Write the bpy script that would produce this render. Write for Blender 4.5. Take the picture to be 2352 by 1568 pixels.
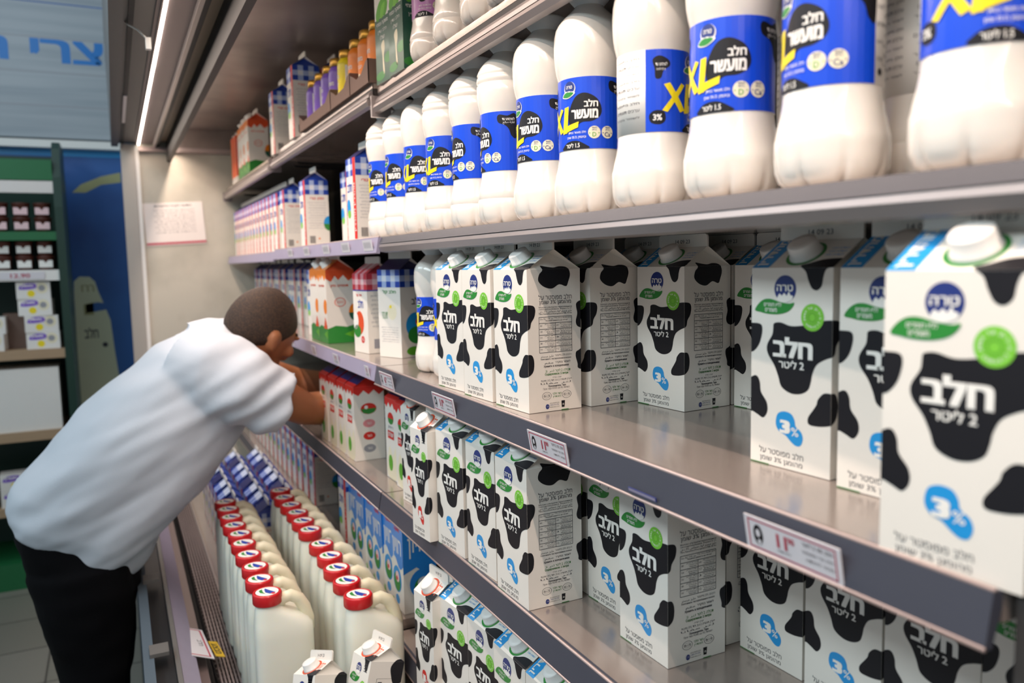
import bpy, bmesh, math, random, re
from mathutils import Vector, Matrix, noise
from mathutils.geometry import tessellate_polygon

for o in list(bpy.data.objects):
    bpy.data.objects.remove(o)
SC = bpy.context.scene
COL = SC.collection
rnd = random.Random(7)
R = math.radians
ZB = 1.30                      # height of the main milk shelf above the floor

# ------------------------------------------------------------------ camera, world, lights, exposure
cam = bpy.data.objects.new('camera', bpy.data.cameras.new('camera'))
COL.objects.link(cam)
yaw, pitch, roll = R(153.992), R(-5.6462), R(-1.1978)
fw = Vector((math.cos(yaw)*math.cos(pitch), math.sin(yaw)*math.cos(pitch), math.sin(pitch)))
rt = fw.cross(Vector((0, 0, 1))).normalized()
up = rt.cross(fw)
r2 = rt*math.cos(roll) + up*math.sin(roll)
u2 = -rt*math.sin(roll) + up*math.cos(roll)
cam.matrix_world = Matrix(((r2.x, u2.x, -fw.x, .7106), (r2.y, u2.y, -fw.y, -.6655), (r2.z, u2.z, -fw.z, .2187+ZB), (0, 0, 0, 1)))
cam.data.sensor_width = 36
cam.data.lens = 36*1857.5/2352
cam.data.clip_start = .02
cam.data.dof.use_dof = True
cam.data.dof.focus_distance = 1.22
cam.data.dof.aperture_fstop = 4.0
SC.camera = cam

SC.view_settings.view_transform = 'Standard'
SC.view_settings.look = 'None'
SC.view_settings.gamma = 1
SC.view_settings.use_curve_mapping = False
SC.view_settings.exposure = 0.22

world = bpy.data.worlds.new('world')
SC.world = world
world.use_nodes = True
world.node_tree.nodes['Background'].inputs[0].default_value = (.66, .82, .92, 1)
world.node_tree.nodes['Background'].inputs[1].default_value = .33

def area(name, loc, target, sx, sy, power, col, spread=180):
    l = bpy.data.lights.new(name, 'AREA')
    l.shape = 'RECTANGLE'; l.size = sx; l.size_y = sy; l.energy = power; l.color = col; l.spread = R(spread)
    o = bpy.data.objects.new(name, l)
    o.location = loc
    d = Vector(target) - Vector(loc)
    z = -d.normalized(); x = Vector((1, 0, 0)); y = z.cross(x).normalized(); x = y.cross(z)
    o.matrix_world = Matrix(((x.x, y.x, z.x, loc[0]), (x.y, y.y, z.y, loc[1]), (x.z, y.z, z.z, loc[2]), (0, 0, 0, 1)))
    COL.objects.link(o)
    return o
WARM = (1, .78, .655)
area('canopy_tube_light', (-.75, -.374, ZB+.778), (-.75, -.50, ZB), 5.4, .012, 23, WARM, 160)
area('front_strip_light', (-.75, -.527, ZB+.792), (-.75, -.25, ZB-.2), 5.4, .012, 7, WARM, 150)
area('aisle_light', (.3, -2.2, 2.9), (0, -.2, 1.5), 2.2, .5, 30, (.82, .95, 1))
area('aisle_light', (-2.2, -2.2, 2.9), (-2.0, -.2, 1.3), 2.0, .5, 15, (.76, .91, 1))
area('aisle_light', (-3.0, -1.3, 3.2), (-4.4, -1.2, 1.7), .8, .6, 4.0, (.80, .90, 1))

# ------------------------------------------------------------------ helpers
def lin(c):
    if isinstance(c, str):
        c = tuple(int(c[i:i+2], 16)/255 for i in (1, 3, 5))
    return tuple(x/12.92 if x <= .04045 else ((x+.055)/1.055)**2.4 for x in c) + (1,)

MATS = {}
def mat(name, col, rough=.5, metal=0, var=.06, scale=40, bump=0, bscale=200, emit=0, coat=0, spec=.5, trans=0, col2=None, stretch=None, sss=0):
    if name in MATS:
        return MATS[name]
    m = bpy.data.materials.new(name)
    m.use_nodes = True
    nt = m.node_tree; b = nt.nodes['Principled BSDF']
    tc = nt.nodes.new('ShaderNodeTexCoord')
    src = tc.outputs['Object']
    if stretch:
        mp = nt.nodes.new('ShaderNodeMapping'); mp.inputs['Scale'].default_value = stretch
        nt.links.new(src, mp.inputs[0]); src = mp.outputs[0]
    n = nt.nodes.new('ShaderNodeTexNoise'); n.inputs['Scale'].default_value = scale; n.inputs['Detail'].default_value = 4
    nt.links.new(src, n.inputs['Vector'])
    mx = nt.nodes.new('ShaderNodeMix'); mx.data_type = 'RGBA'
    c = lin(col)
    c2 = lin(col2) if col2 else tuple(x*(1-var) for x in c[:3]) + (1,)
    mx.inputs[6].default_value = c; mx.inputs[7].default_value = c2
    if col2:
        rp = nt.nodes.new('ShaderNodeValToRGB'); rp.color_ramp.elements[0].position = .4; rp.color_ramp.elements[1].position = .65
        nt.links.new(n.outputs['Fac'], rp.inputs[0]); nt.links.new(rp.outputs[0], mx.inputs[0])
    else:
        nt.links.new(n.outputs['Fac'], mx.inputs[0])
    nt.links.new(mx.outputs[2], b.inputs['Base Color'])
    b.inputs['Roughness'].default_value = rough
    b.inputs['Metallic'].default_value = metal
    b.inputs['Specular IOR Level'].default_value = spec
    if coat:
        b.inputs['Coat Weight'].default_value = coat; b.inputs['Coat Roughness'].default_value = .12
    if trans:
        b.inputs['Transmission Weight'].default_value = trans
    if sss:
        b.inputs['Subsurface Weight'].default_value = sss; b.inputs['Subsurface Scale'].default_value = .01
        b.inputs['Subsurface Radius'].default_value = (1, .7, .5)
    if emit:
        b.inputs['Emission Color'].default_value = c; b.inputs['Emission Strength'].default_value = emit
    if bump:
        bn = nt.nodes.new('ShaderNodeTexNoise'); bn.inputs['Scale'].default_value = bscale
        nt.links.new(src, bn.inputs['Vector'])
        bp = nt.nodes.new('ShaderNodeBump'); bp.inputs['Strength'].default_value = bump; bp.inputs['Distance'].default_value = .002
        nt.links.new(bn.outputs['Fac'], bp.inputs['Height']); nt.links.new(bp.outputs['Normal'], b.inputs['Normal'])
    MATS[name] = m
    return m

def M(n): return MATS[n]
mat('carton_board', '#efe9df', .38, var=.03, coat=.15)
mat('ink_black', '#19181d', .5, var=.05, spec=.3)
mat('ink_text', '#3a3a42', .5, var=0)
mat('ink_white', '#f4f1ea', .4, var=.02)
mat('ink_navy', '#24357c', .38, var=.04, coat=.15)
mat('ink_deep_navy', '#1d1f5c', .38, var=.04)
mat('ink_leaf', '#2c8a35', .38, var=.05, coat=.15)
mat('ink_lime', '#7ecb3d', .38, var=.04, coat=.15)
mat('ink_lime_dark', '#5fae2c', .38, var=.04)
mat('ink_green_text', '#3f7d3a', .5, var=0)
mat('ink_cyan', '#1f97dc', .38, var=.04, coat=.15)
mat('ink_red', '#d92a22', .4, var=.04, coat=.1)
mat('ink_orange', '#f08318', .4, var=.05, coat=.1)
mat('ink_orange_red', '#e2532a', .4, var=.05)
mat('ink_royal', '#0b49d8', .32, var=.05, coat=.3)
mat('ink_check_blue', '#2143a8', .4, var=.05)
mat('ink_check_pale', '#e3e6f0', .4, var=.05)
mat('ink_check_mid', '#a9bbe4', .4, var=.05)
mat('ink_check_rose', '#dc8f98', .4, var=.05)
mat('band_dark', '#3a3b44', .4, var=.1, scale=30)
mat('ink_check_red', '#c3323f', .4, var=.05)
mat('ink_check_pink', '#eec9cb', .4, var=.05)
mat('ink_yellow', '#f7df14', .35, var=.03, coat=.2)
mat('ink_grey', '#9a9aa0', .5, var=.05)
mat('ink_pink', '#e58f93', .4, var=.05)
mat('ink_magenta', '#c57fbe', .35, var=.05, coat=.2)
mat('ink_sky', '#1f86dc', .36, var=.06, coat=.2)
mat('ink_deep_green', '#1d5c46', .35, var=.15, scale=25, coat=.2)
mat('ink_cream', '#efe7c9', .4, var=.06)
mat('ink_purple', '#7f58c8', .35, var=.06, coat=.2)
mat('ink_brown', '#5b2d22', .4, var=.2)
mat('cap_white', '#efece6', .35, var=.03)
mat('cap_red', '#cf1a20', .35, var=.08, coat=.2)
mat('cap_grey', '#e3e6e8', .4, var=.04)
mat('cap_gold', '#b98d3d', .3, metal=.8, var=.1)
mat('milk_plastic', '#ece6dd', .15, var=.02, coat=.35, sss=.15)
mat('jug_plastic', '#eeeee0', .33, var=.05, scale=8, sss=.3, bump=.05, bscale=60)
mat('jug_handle_plastic', '#e9e2c6', .35, var=.06, scale=10, sss=.3)
mat('steel_shelf', '#b3a69e', .11, metal=.5, var=.10, scale=6, bump=.04, bscale=300, stretch=(1, 12, 1))
mat('rail_dark', '#42444f', .42, var=.1, scale=30)
mat('rail_lip', '#b9a6a1', .35, metal=.3, var=.1)
mat('rail_metal', '#a79d9b', .3, metal=.6, var=.1, scale=12)
mat('rail_lilac', '#9c95ac', .45, var=.12, scale=18)
mat('tag_card', '#ded9dd', .35, var=.03, coat=.3)
mat('tag_red', '#b3304a', .45, var=0)
mat('tag_yellow', '#d8b021', .45, var=.05)
mat('cooler_steel', '#bdb6ad', .4, metal=.25, var=.1, scale=5, bump=.05, bscale=90)
mat('cooler_wall', '#c9c3b4', .45, metal=.1, col2='#aaa698', scale=3.2, bump=.06, bscale=300)
mat('cooler_ceiling', '#94867f', .32, metal=.3, col2='#6a5d5a', scale=3.0, bump=.05, bscale=120)
mat('canopy_mauve', '#857675', .4, metal=.25, var=.12, scale=7)
mat('canopy_tan', '#9b8873', .4, metal=.25, var=.12, scale=7)
mat('canopy_dark', '#171315', .5, var=.2, scale=15)
mat('canopy_grey', '#6f6c69', .45, metal=.2, var=.1, scale=8)
mat('back_dark', '#4a4644', .5, metal=.2, var=.2, scale=4)
mat('black_plastic', '#17171a', .5, var=.2)
mat('panel_pale', '#56626c', .8, spec=.1, var=.08, scale=6)
mat('lamp_glow', '#fff3e4', .5, var=0, emit=9)
mat('paper', '#e4dcd6', .6, var=.04)
mat('tray_card', '#775f54', .7, var=.12, scale=60)
mat('wood_board', '#b99c7c', .5, var=.2, scale=9, stretch=(1, 1, 14))
mat('stand_green', '#16382c', .45, var=.15, scale=6)
mat('stand_green_light', '#1d6a3c', .45, var=.1)
mat('poster_blue', '#2f62a8', .45, col2='#264f92', scale=2.0)
mat('poster_cream', '#d9dcbd', .5, var=.1, scale=7)
mat('poster_khaki', '#a9a778', .5, var=.1)
mat('sign_board', '#a8aeb3', .5, col2='#979fa6', scale=3.0, stretch=(1, .25, 7))
mat('sign_ink', '#1c77c4', .45, var=.05)
mat('shirt_cotton', '#c2c8d1', .75, var=.04, scale=12, bump=.15, bscale=400)
mat('trouser_cotton', '#050508', .9, spec=.15, var=.2, scale=30, bump=.1, bscale=300)
mat('shoe_leather', '#121114', .45, var=.1)
mat('skin', '#a56a46', .5, var=.18, scale=18, sss=.08)
mat('hair', '#261a13', .75, col2='#46301f', scale=260, bump=.5, bscale=900)

class MB:
    """a mesh under construction"""
    def __init__(s):
        s.v = []; s.f = []; s.mi = []; s.mats = []; s.sm = []
    def slot(s, m):
        if isinstance(m, str): m = MATS[m]
        if m not in s.mats: s.mats.append(m)
        return s.mats.index(m)
    def add(s, vs, fs, m, smooth=False):
        k = len(s.v); i = s.slot(m)
        s.v += [tuple(v) for v in vs]
        for f in fs:
            s.f.append([k+a for a in f]); s.mi.append(i); s.sm.append(smooth)
    def box(s, lo, hi, m, rot=None, piv=None):
        (a, b, c), (d, e, f) = lo, hi
        vs = [(a,b,c),(d,b,c),(d,e,c),(a,e,c),(a,b,f),(d,b,f),(d,e,f),(a,e,f)]
        if rot:
            p = Vector(piv or ((a+d)/2, (b+e)/2, (c+f)/2))
            vs = [p + rot @ (Vector(v)-p) for v in vs]
        s.add(vs, [(0,3,2,1),(4,5,6,7),(0,1,5,4),(1,2,6,5),(2,3,7,6),(3,0,4,7)], m)
    def prism_x(s, prof, x0, x1, m, smooth=False):
        n = len(prof)
        s.add([(x0, y, z) for y, z in prof] + [(x1, y, z) for y, z in prof],
              [(i, (i+1) % n, n+(i+1) % n, n+i) for i in range(n)] + [tuple(range(n))[::-1], tuple(range(n, 2*n))], m, smooth)
    def loft(s, rings, m, smooth=True, caps=True):
        n = len(rings[0]); vs = [p for r in rings for p in r]; fs = []
        for k in range(len(rings)-1):
            for i in range(n):
                j = (i+1) % n
                fs.append((k*n+i, k*n+j, (k+1)*n+j, (k+1)*n+i))
        if caps:
            fs += [tuple(range(n))[::-1], tuple(range((len(rings)-1)*n, len(rings)*n))]
        s.add(vs, fs, m, smooth)
    def lathe(s, prof, m, loc=(0,0,0), seg=28, axis=None, mod=None, smooth=True, caps=True):
        rings = []
        q = Vector((0,0,1)).rotation_difference(Vector(axis).normalized()) if axis else None
        for r, z in prof:
            ring = []
            for i in range(seg):
                a = 2*math.pi*i/seg
                rr, zz = mod(r, z, a) if mod else (r, z)
                p = Vector((rr*math.cos(a), rr*math.sin(a), zz))
                if q: p = q @ p
                ring.append(p + Vector(loc))
            rings.append(ring)
        s.loft(rings, m, smooth, caps)
    def tube(s, pts, r, m, seg=10):
        pts = [Vector(p) for p in pts]; rings = []
        rs = r if isinstance(r, (list, tuple)) else [r]*len(pts)
        for i, p in enumerate(pts):
            t = (pts[min(i+1, len(pts)-1)] - pts[max(i-1, 0)]).normalized()
            a = t.orthogonal().normalized() if i == 0 else (a - t*a.dot(t)).normalized()
            b = t.cross(a)
            rings.append([p + (a*math.cos(2*math.pi*k/seg) + b*math.sin(2*math.pi*k/seg))*rs[i] for k in range(seg)])
        s.loft(rings, m)
    def build(s, name, parent=None, recalc=True):
        me = bpy.data.meshes.new(name)
        me.from_pydata(s.v, [], s.f)
        for m in s.mats: me.materials.append(m)
        me.polygons.foreach_set('material_index', s.mi)
        me.polygons.foreach_set('use_smooth', s.sm)
        me.update()
        if recalc:
            bm = bmesh.new(); bm.from_mesh(me); bmesh.ops.recalc_face_normals(bm, faces=bm.faces); bm.to_mesh(me); bm.free()
        o = bpy.data.objects.new(name, me)
        COL.objects.link(o)
        if parent: o.parent = parent
        return o

def tag(o, label=None, cat=None, group=None, kind=None):
    if label: o['label'] = label
    if cat: o['category'] = cat
    if group: o['group'] = group
    elif 'group' in o and label: del o['group']
    if kind: o['kind'] = kind
    return o

def empty(name, loc=(0,0,0), rz=0, label=None, cat=None, group=None):
    o = bpy.data.objects.new(name, None)
    o.empty_display_size = .05
    o.location = loc; o.rotation_euler = (0, 0, rz)
    COL.objects.link(o)
    return tag(o, label, cat, group)

def copy_tree(o, parent=None):
    c = o.copy(); COL.objects.link(c); c.parent = parent
    for ch in o.children: copy_tree(ch, c)
    return c

PROTO = {}
def place(key, maker, loc, rot=(0,0,0), label=None, cat=None, group=None):
    if key in PROTO:
        o = copy_tree(PROTO[key])
    else:
        o = maker(); PROTO[key] = o
    o.location = loc; o.rotation_euler = rot
    return tag(o, label, cat, group)

ORD = ['first', 'second', 'third', 'fourth', 'fifth', 'sixth', 'seventh', 'eighth', 'ninth', 'tenth', 'eleventh', 'twelfth',
       'thirteenth', 'fourteenth', 'fifteenth', 'sixteenth', 'seventeenth', 'eighteenth', 'nineteenth', 'twentieth']

# ------------------------------------------------------------------ printing: flat artwork laid on the panels of a pack
TXT = {}
def heb(s):
    t = s[::-1]
    return re.sub(r'[0-9A-Za-z.,%]+', lambda m: m.group(0)[::-1], t)
def text_mesh(s, off=0., res=2):
    k = (s, off, res)
    if k not in TXT:
        c = bpy.data.curves.new('lettering', 'FONT'); c.body = s; c.size = 1; c.resolution_u = res; c.offset = off
        o = bpy.data.objects.new('lettering', c); COL.objects.link(o)
        dg = bpy.context.evaluated_depsgraph_get(); e = o.evaluated_get(dg); me = e.to_mesh()
        vs = [(v.co.x, v.co.y) for v in me.vertices]; fs = [tuple(p.vertices) for p in me.polygons]
        e.to_mesh_clear(); bpy.data.objects.remove(o); bpy.data.curves.remove(c)
        TXT[k] = (vs, fs)
    return TXT[k]

def clip(poly, conv):
    """Sutherland-Hodgman: poly against a convex counter-clockwise polygon"""
    out = poly
    for i in range(len(conv)):
        (ax, ay), (bx, by) = conv[i], conv[(i+1) % len(conv)]
        src, out = out, []
        if not src: return []
        side = lambda p: (bx-ax)*(p[1]-ay) - (by-ay)*(p[0]-ax)
        for j in range(len(src)):
            p, q = src[j-1], src[j]
            sp, sq = side(p), side(q)
            if (sp >= 0) != (sq >= 0):
                t = sp/(sp-sq); out.append((p[0]+(q[0]-p[0])*t, p[1]+(q[1]-p[1])*t))
            if sq >= 0: out.append(q)
    return out

def smooth_poly(pts, n=4):
    out = []; k = len(pts)
    for i in range(k):
        p0, p1, p2, p3 = pts[i-1], pts[i], pts[(i+1) % k], pts[(i+2) % k]
        for j in range(n):
            t = j/n
            out.append(tuple(.5*(2*p1[d] + (p2[d]-p0[d])*t + (2*p0[d]-5*p1[d]+4*p2[d]-p3[d])*t*t + (3*p1[d]-p0[d]-3*p2[d]+p3[d])*t**3) for d in (0, 1)))
    return out

EPS = .00022
class Panel:
    def __init__(s, o, U, V, w, h, net=(0, 0), shape=None):
        s.o = Vector(o); s.U = Vector(U).normalized(); s.V = Vector(V).normalized(); s.N = s.U.cross(s.V)
        s.w = w; s.h = h; s.net = net; s.shape = shape or [(0,0),(w,0),(w,h),(0,h)]
    def at(s, u, v, l): return s.o + s.U*u + s.V*v + s.N*(EPS*l)
    strip = None
class Drum(Panel):
    """panel wrapped round a vertical axis; u runs to the right seen from outside, u=0 faces -Y"""
    def __init__(s, r, z0, h):
        s.r = r; s.z0 = z0; s.h = h; s.w = 2*math.pi*r; s.net = (0, 0); s.strip = .006
        s.shape = [(-s.w/2, 0), (s.w/2, 0), (s.w/2, h), (-s.w/2, h)]
    def at(s, u, v, l):
        a = u/s.r; rr = s.r + EPS*l
        return Vector((rr*math.sin(a), -rr*math.cos(a), s.z0+v))

class Art:
    def __init__(s, mb): s.mb = mb
    def poly(s, pan, pts, m, l=1, net=False, curve=0):
        if curve: pts = smooth_poly(pts, curve)
        if net: pts = [(x-pan.net[0], y-pan.net[1]) for x, y in pts]
        a = sum(pts[i-1][0]*pts[i][1]-pts[i][0]*pts[i-1][1] for i in range(len(pts)))
        if a < 0: pts = pts[::-1]
        pts = clip(pts, pan.shape)
        if len(pts) < 3: return
        parts = [pts]
        if pan.strip:
            x0 = min(p[0] for p in pts); x1 = max(p[0] for p in pts); n = max(1, math.ceil((x1-x0)/pan.strip)); parts = []
            for i in range(n):
                a, b = x0+(x1-x0)*i/n, x0+(x1-x0)*(i+1)/n
                q = clip(pts, [(a, -9), (b, -9), (b, 9), (a, 9)])
                if len(q) > 2: parts.append(q)
        for q in parts:
            tris = tessellate_polygon([[Vector((x, y, 0)) for x, y in q]])
            fs = []
            for t in tris:
                (ax, ay), (bx, by), (cx, cy) = q[t[0]], q[t[1]], q[t[2]]
                fs.append(t if (bx-ax)*(cy-ay)-(by-ay)*(cx-ax) > 0 else (t[0], t[2], t[1]))
            s.mb.add([pan.at(x, y, l) for x, y in q], fs, m)
    def net(s, pans, pts, m, l=1, curve=4):
        if curve: pts = smooth_poly(pts, curve)
        for p in pans: s.poly(p, pts, m, l, net=True)
    def rect(s, pan, x0, y0, x1, y1, m, l=1): s.poly(pan, [(x0,y0),(x1,y0),(x1,y1),(x0,y1)], m, l)
    def disc(s, pan, cx, cy, rx, m, l=1, ry=None, n=28):
        ry = ry or rx
        s.poly(pan, [(cx+rx*math.cos(2*math.pi*i/n), cy+ry*math.sin(2*math.pi*i/n)) for i in range(n)], m, l)
    def ring(s, pan, cx, cy, r0, r1, m, l=1, ry=1., n=28, a0=0, a1=2*math.pi):
        for i in range(n):
            a, b = a0+(a1-a0)*i/n, a0+(a1-a0)*(i+1)/n
            s.poly(pan, [(cx+r0*math.cos(a), cy+ry*r0*math.sin(a)), (cx+r1*math.cos(a), cy+ry*r1*math.sin(a)),
                         (cx+r1*math.cos(b), cy+ry*r1*math.sin(b)), (cx+r0*math.cos(b), cy+ry*r0*math.sin(b))], m, l)
    def text(s, pan, t, x0, y0, x1, y1, m, l=2, bold=0., res=2, rot=0):
        """letters stretched to fill the box x0..x1, y0..y1; rot=90 makes them climb"""
        vs, fs = text_mesh(t, 0., res)
        if not fs: return
        # heavier strokes: the same letters again, nudged sideways and up
        w = bold*1.15
        nudge = [(0, 0)] if bold < .005 else [(-w, 0), (w, 0)] if bold < .016 else [(-w, -w*.6), (w, -w*.6), (-w, w*.6), (w, w*.6), (0, 0)]
        a = min(v[0] for v in vs)-w; b = max(v[0] for v in vs)+w; c = min(v[1] for v in vs)-w*.6; d = max(v[1] for v in vs)+w*.6
        for k, (dx, dy) in enumerate(nudge):
            out = []
            for x, y in vs:
                p, q = (x+dx-a)/(b-a), (y+dy-c)/(d-c)
                if rot == 90: p, q = 1-q, p
                elif rot == -90: p, q = q, 1-p
                out.append(pan.at(x0+(x1-x0)*p, y0+(y1-y0)*q, l+.16*k))
            s.mb.add(out, fs, m)
# ------------------------------------------------------------------ room and cooler
Z2, Z1, Z0, Z3, ZT = ZB, ZB-.28, ZB-.58, ZB+.275, ZB+.592
Z0L, ZTL, ZD = ZB-.56, ZB+.604, ZB-.75
XL, XM, XF, XR = -3.5, -.97, -2.22, .398
YF, YB = -.165, .38

mb = MB()
mb.box((-5.2, -3.6, -.06), (2.6, -.2, 0), mat('floor_tile', '#7d7a70', .35, var=.1, scale=4))
fl = mb.build('floor'); tag(fl, kind='structure')
nt = M('floor_tile').node_tree; b = nt.nodes['Principled BSDF']
br = nt.nodes.new('ShaderNodeTexBrick'); br.offset = 0; br.inputs['Scale'].default_value = 1
br.inputs['Brick Width'].default_value = .33; br.inputs['Row Height'].default_value = .33; br.inputs['Mortar Size'].default_value = .004
br.inputs['Color1'].default_value = lin('#7c796f'); br.inputs['Color2'].default_value = lin('#848077'); br.inputs['Mortar'].default_value = lin('#4b4843')
tcn = nt.nodes.new('ShaderNodeTexCoord'); nt.links.new(tcn.outputs['Object'], br.inputs['Vector']); nt.links.new(br.outputs['Color'], b.inputs['Base Color'])

case = empty('refrigerated_display_case', (0, 0, 0), 0, 'long open refrigerated dairy case with lit canopy, steel end wall and grey front bumper', 'display case')
def part(name, *boxes, rot=None):
    m_ = MB()
    for lo, hi, m in boxes: m_.box(lo, hi, m)
    return m_.build(name, case)
XE = 1.6
part('back_panel', ((XL, YB, ZD-.1), (XE, YB+.04, ZB+.92), 'back_dark'))
part('ceiling_panel', ((XL, -.39, ZB+.88), (XE, YB, ZB+.91), 'cooler_ceiling'))
part('end_wall', ((XL-.05, -.545, ZD-.45), (XL, YB, ZB+.90), 'cooler_wall'))
part('end_wall_post', ((XL-.06, -.605, .02), (XL+.012, -.546, ZB+.795), 'cooler_steel'))
part('end_wall_trim', ((XL+.0, -.545, ZB-.55), (XL+.010, -.528, ZB+.79), 'cap_white'))  # trim coloured bright white to stand in for the line of light along it
part('end_wall_rail', ((XL+.0, -.528, ZB+.765), (XL+.03, .2, ZB+.785), 'rail_lip'))
part('end_wall_header', ((XL+.0, -.389, ZB+.785), (XL+.02, YB, ZB+.88), 'cooler_ceiling'))
part('canopy_fascia', ((XL-.05, -.642, ZB+.79), (XE, -.612, ZB+1.3), 'canopy_grey'))
part('canopy_underside', ((XL-.05, -.612, ZB+.805), (XE, -.545, ZB+.86), 'canopy_grey'))
part('canopy_gap', ((XL-.05, -.600, ZB+.800), (XE, -.588, ZB+.8055), 'canopy_dark'))
part('canopy_profile', ((XL, -.545, ZB+.80), (XE, -.44, ZB+.86), 'canopy_mauve'))
part('canopy_ridge', ((XL, -.466, ZB+.782), (XE, -.456, ZB+.80), 'rail_metal'))
part('canopy_groove', ((XL, -.452, ZB+.792), (XE, -.440, ZB+.80), 'canopy_dark'))
part('canopy_inner_panel', ((XL, -.44, ZB+.81), (XE, -.39, ZB+.86), 'canopy_tan'))
part('lamp_shield', ((XL, -.409, ZB+.722), (XE, -.390, ZB+.90), 'canopy_dark'))
for a, c in ((XL+.01, -1.925), (-1.91, -.34), (-.325, 1.24)):
    l_ = MB(); l_.tube([(a, -.527, ZB+.797), (c, -.527, ZB+.799)], .0042, 'lamp_glow', 10); l_.build('front_light_strip', case)
l_ = MB(); l_.box((XL, -.536, ZB+.793), (XE, -.533, ZB+.803), 'rail_lip'); l_.build('light_strip_holder', case)
l_ = MB(); l_.tube([(XL+.02, -.370, ZB+.795), (1.5, -.370, ZB+.795)], .007, 'lamp_glow', 8); l_.build('canopy_light_tube', case)
l_ = MB(); l_.box((-2.9, -.601, ZB+.7965), (-2.35, -.590, ZB+.799), 'tag_card'); l_.build('canopy_sticker', case)
# front bumper, air grille and bottom deck
part('front_panel', ((XL, -.661, .06), (XE, -.640, ZB-.60), 'panel_pale'))
part('bumper_groove', ((XL, -.6395, ZB-.70), (XE, -.600, ZB-.625), 'black_plastic'))
part('kick_plate', ((XL, -.60, 0), (XE, -.58, .06), 'black_plastic'))
part('bumper_edge', ((XL, -.5995, ZB-.70), (XE, -.590, ZB-.614), 'canopy_grey'))
for k_, x_ in enumerate((-2.75, -2.1, -1.6, -1.15)):
    part('bumper_clip', ((x_, -.648, ZB-.60), (x_+.05, -.610, ZB-.592), 'canopy_grey'))
m_ = MB(); m_.prism_x([(-.589, ZB-.618), (-.589, ZB-.632), (-.556, ZB-.668), (-.553, ZB-.656)], XL, XE, 'rail_lilac'); m_.build('bumper_price_strip', case)
part('bumper_inner_bar', ((XL, -.551, ZD-.06), (XE, -.530, ZB-.690), 'canopy_mauve'))
g_ = MB()
for i in range(8):
    y = -.505 + i*.0085
    g_.box((XL, y, ZB-.722-.004*i), (XE, y+.004, ZB-.714-.004*i), 'canopy_mauve')
for i in range(190):
    x = XL + i*.0266
    g_.box((x, -.505, ZB-.750), (x+.009, -.446, ZB-.744), 'canopy_mauve')
g_.build('air_grille', case)
part('grille_well', ((XL, -.530, ZD-.09), (XE, -.446, ZD-.05), 'black_plastic'))
part('deck_tray', ((XL, -.44, ZD-.02), (XE, YB, ZD), 'steel_shelf'))
part('deck_lip', ((XL, -.446, ZD-.06), (XE, -.44, ZD+.012), 'rail_metal'))
part('base_body', ((XL, -.58, .06), (XE, YB, ZD-.1), 'back_dark'))
for x_ in (XM, XF, XR+.012):
    part('upright', ((x_-.02, YB-.03, ZD), (x_+.02, YB, ZB+.88), 'canopy_dark'))

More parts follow.
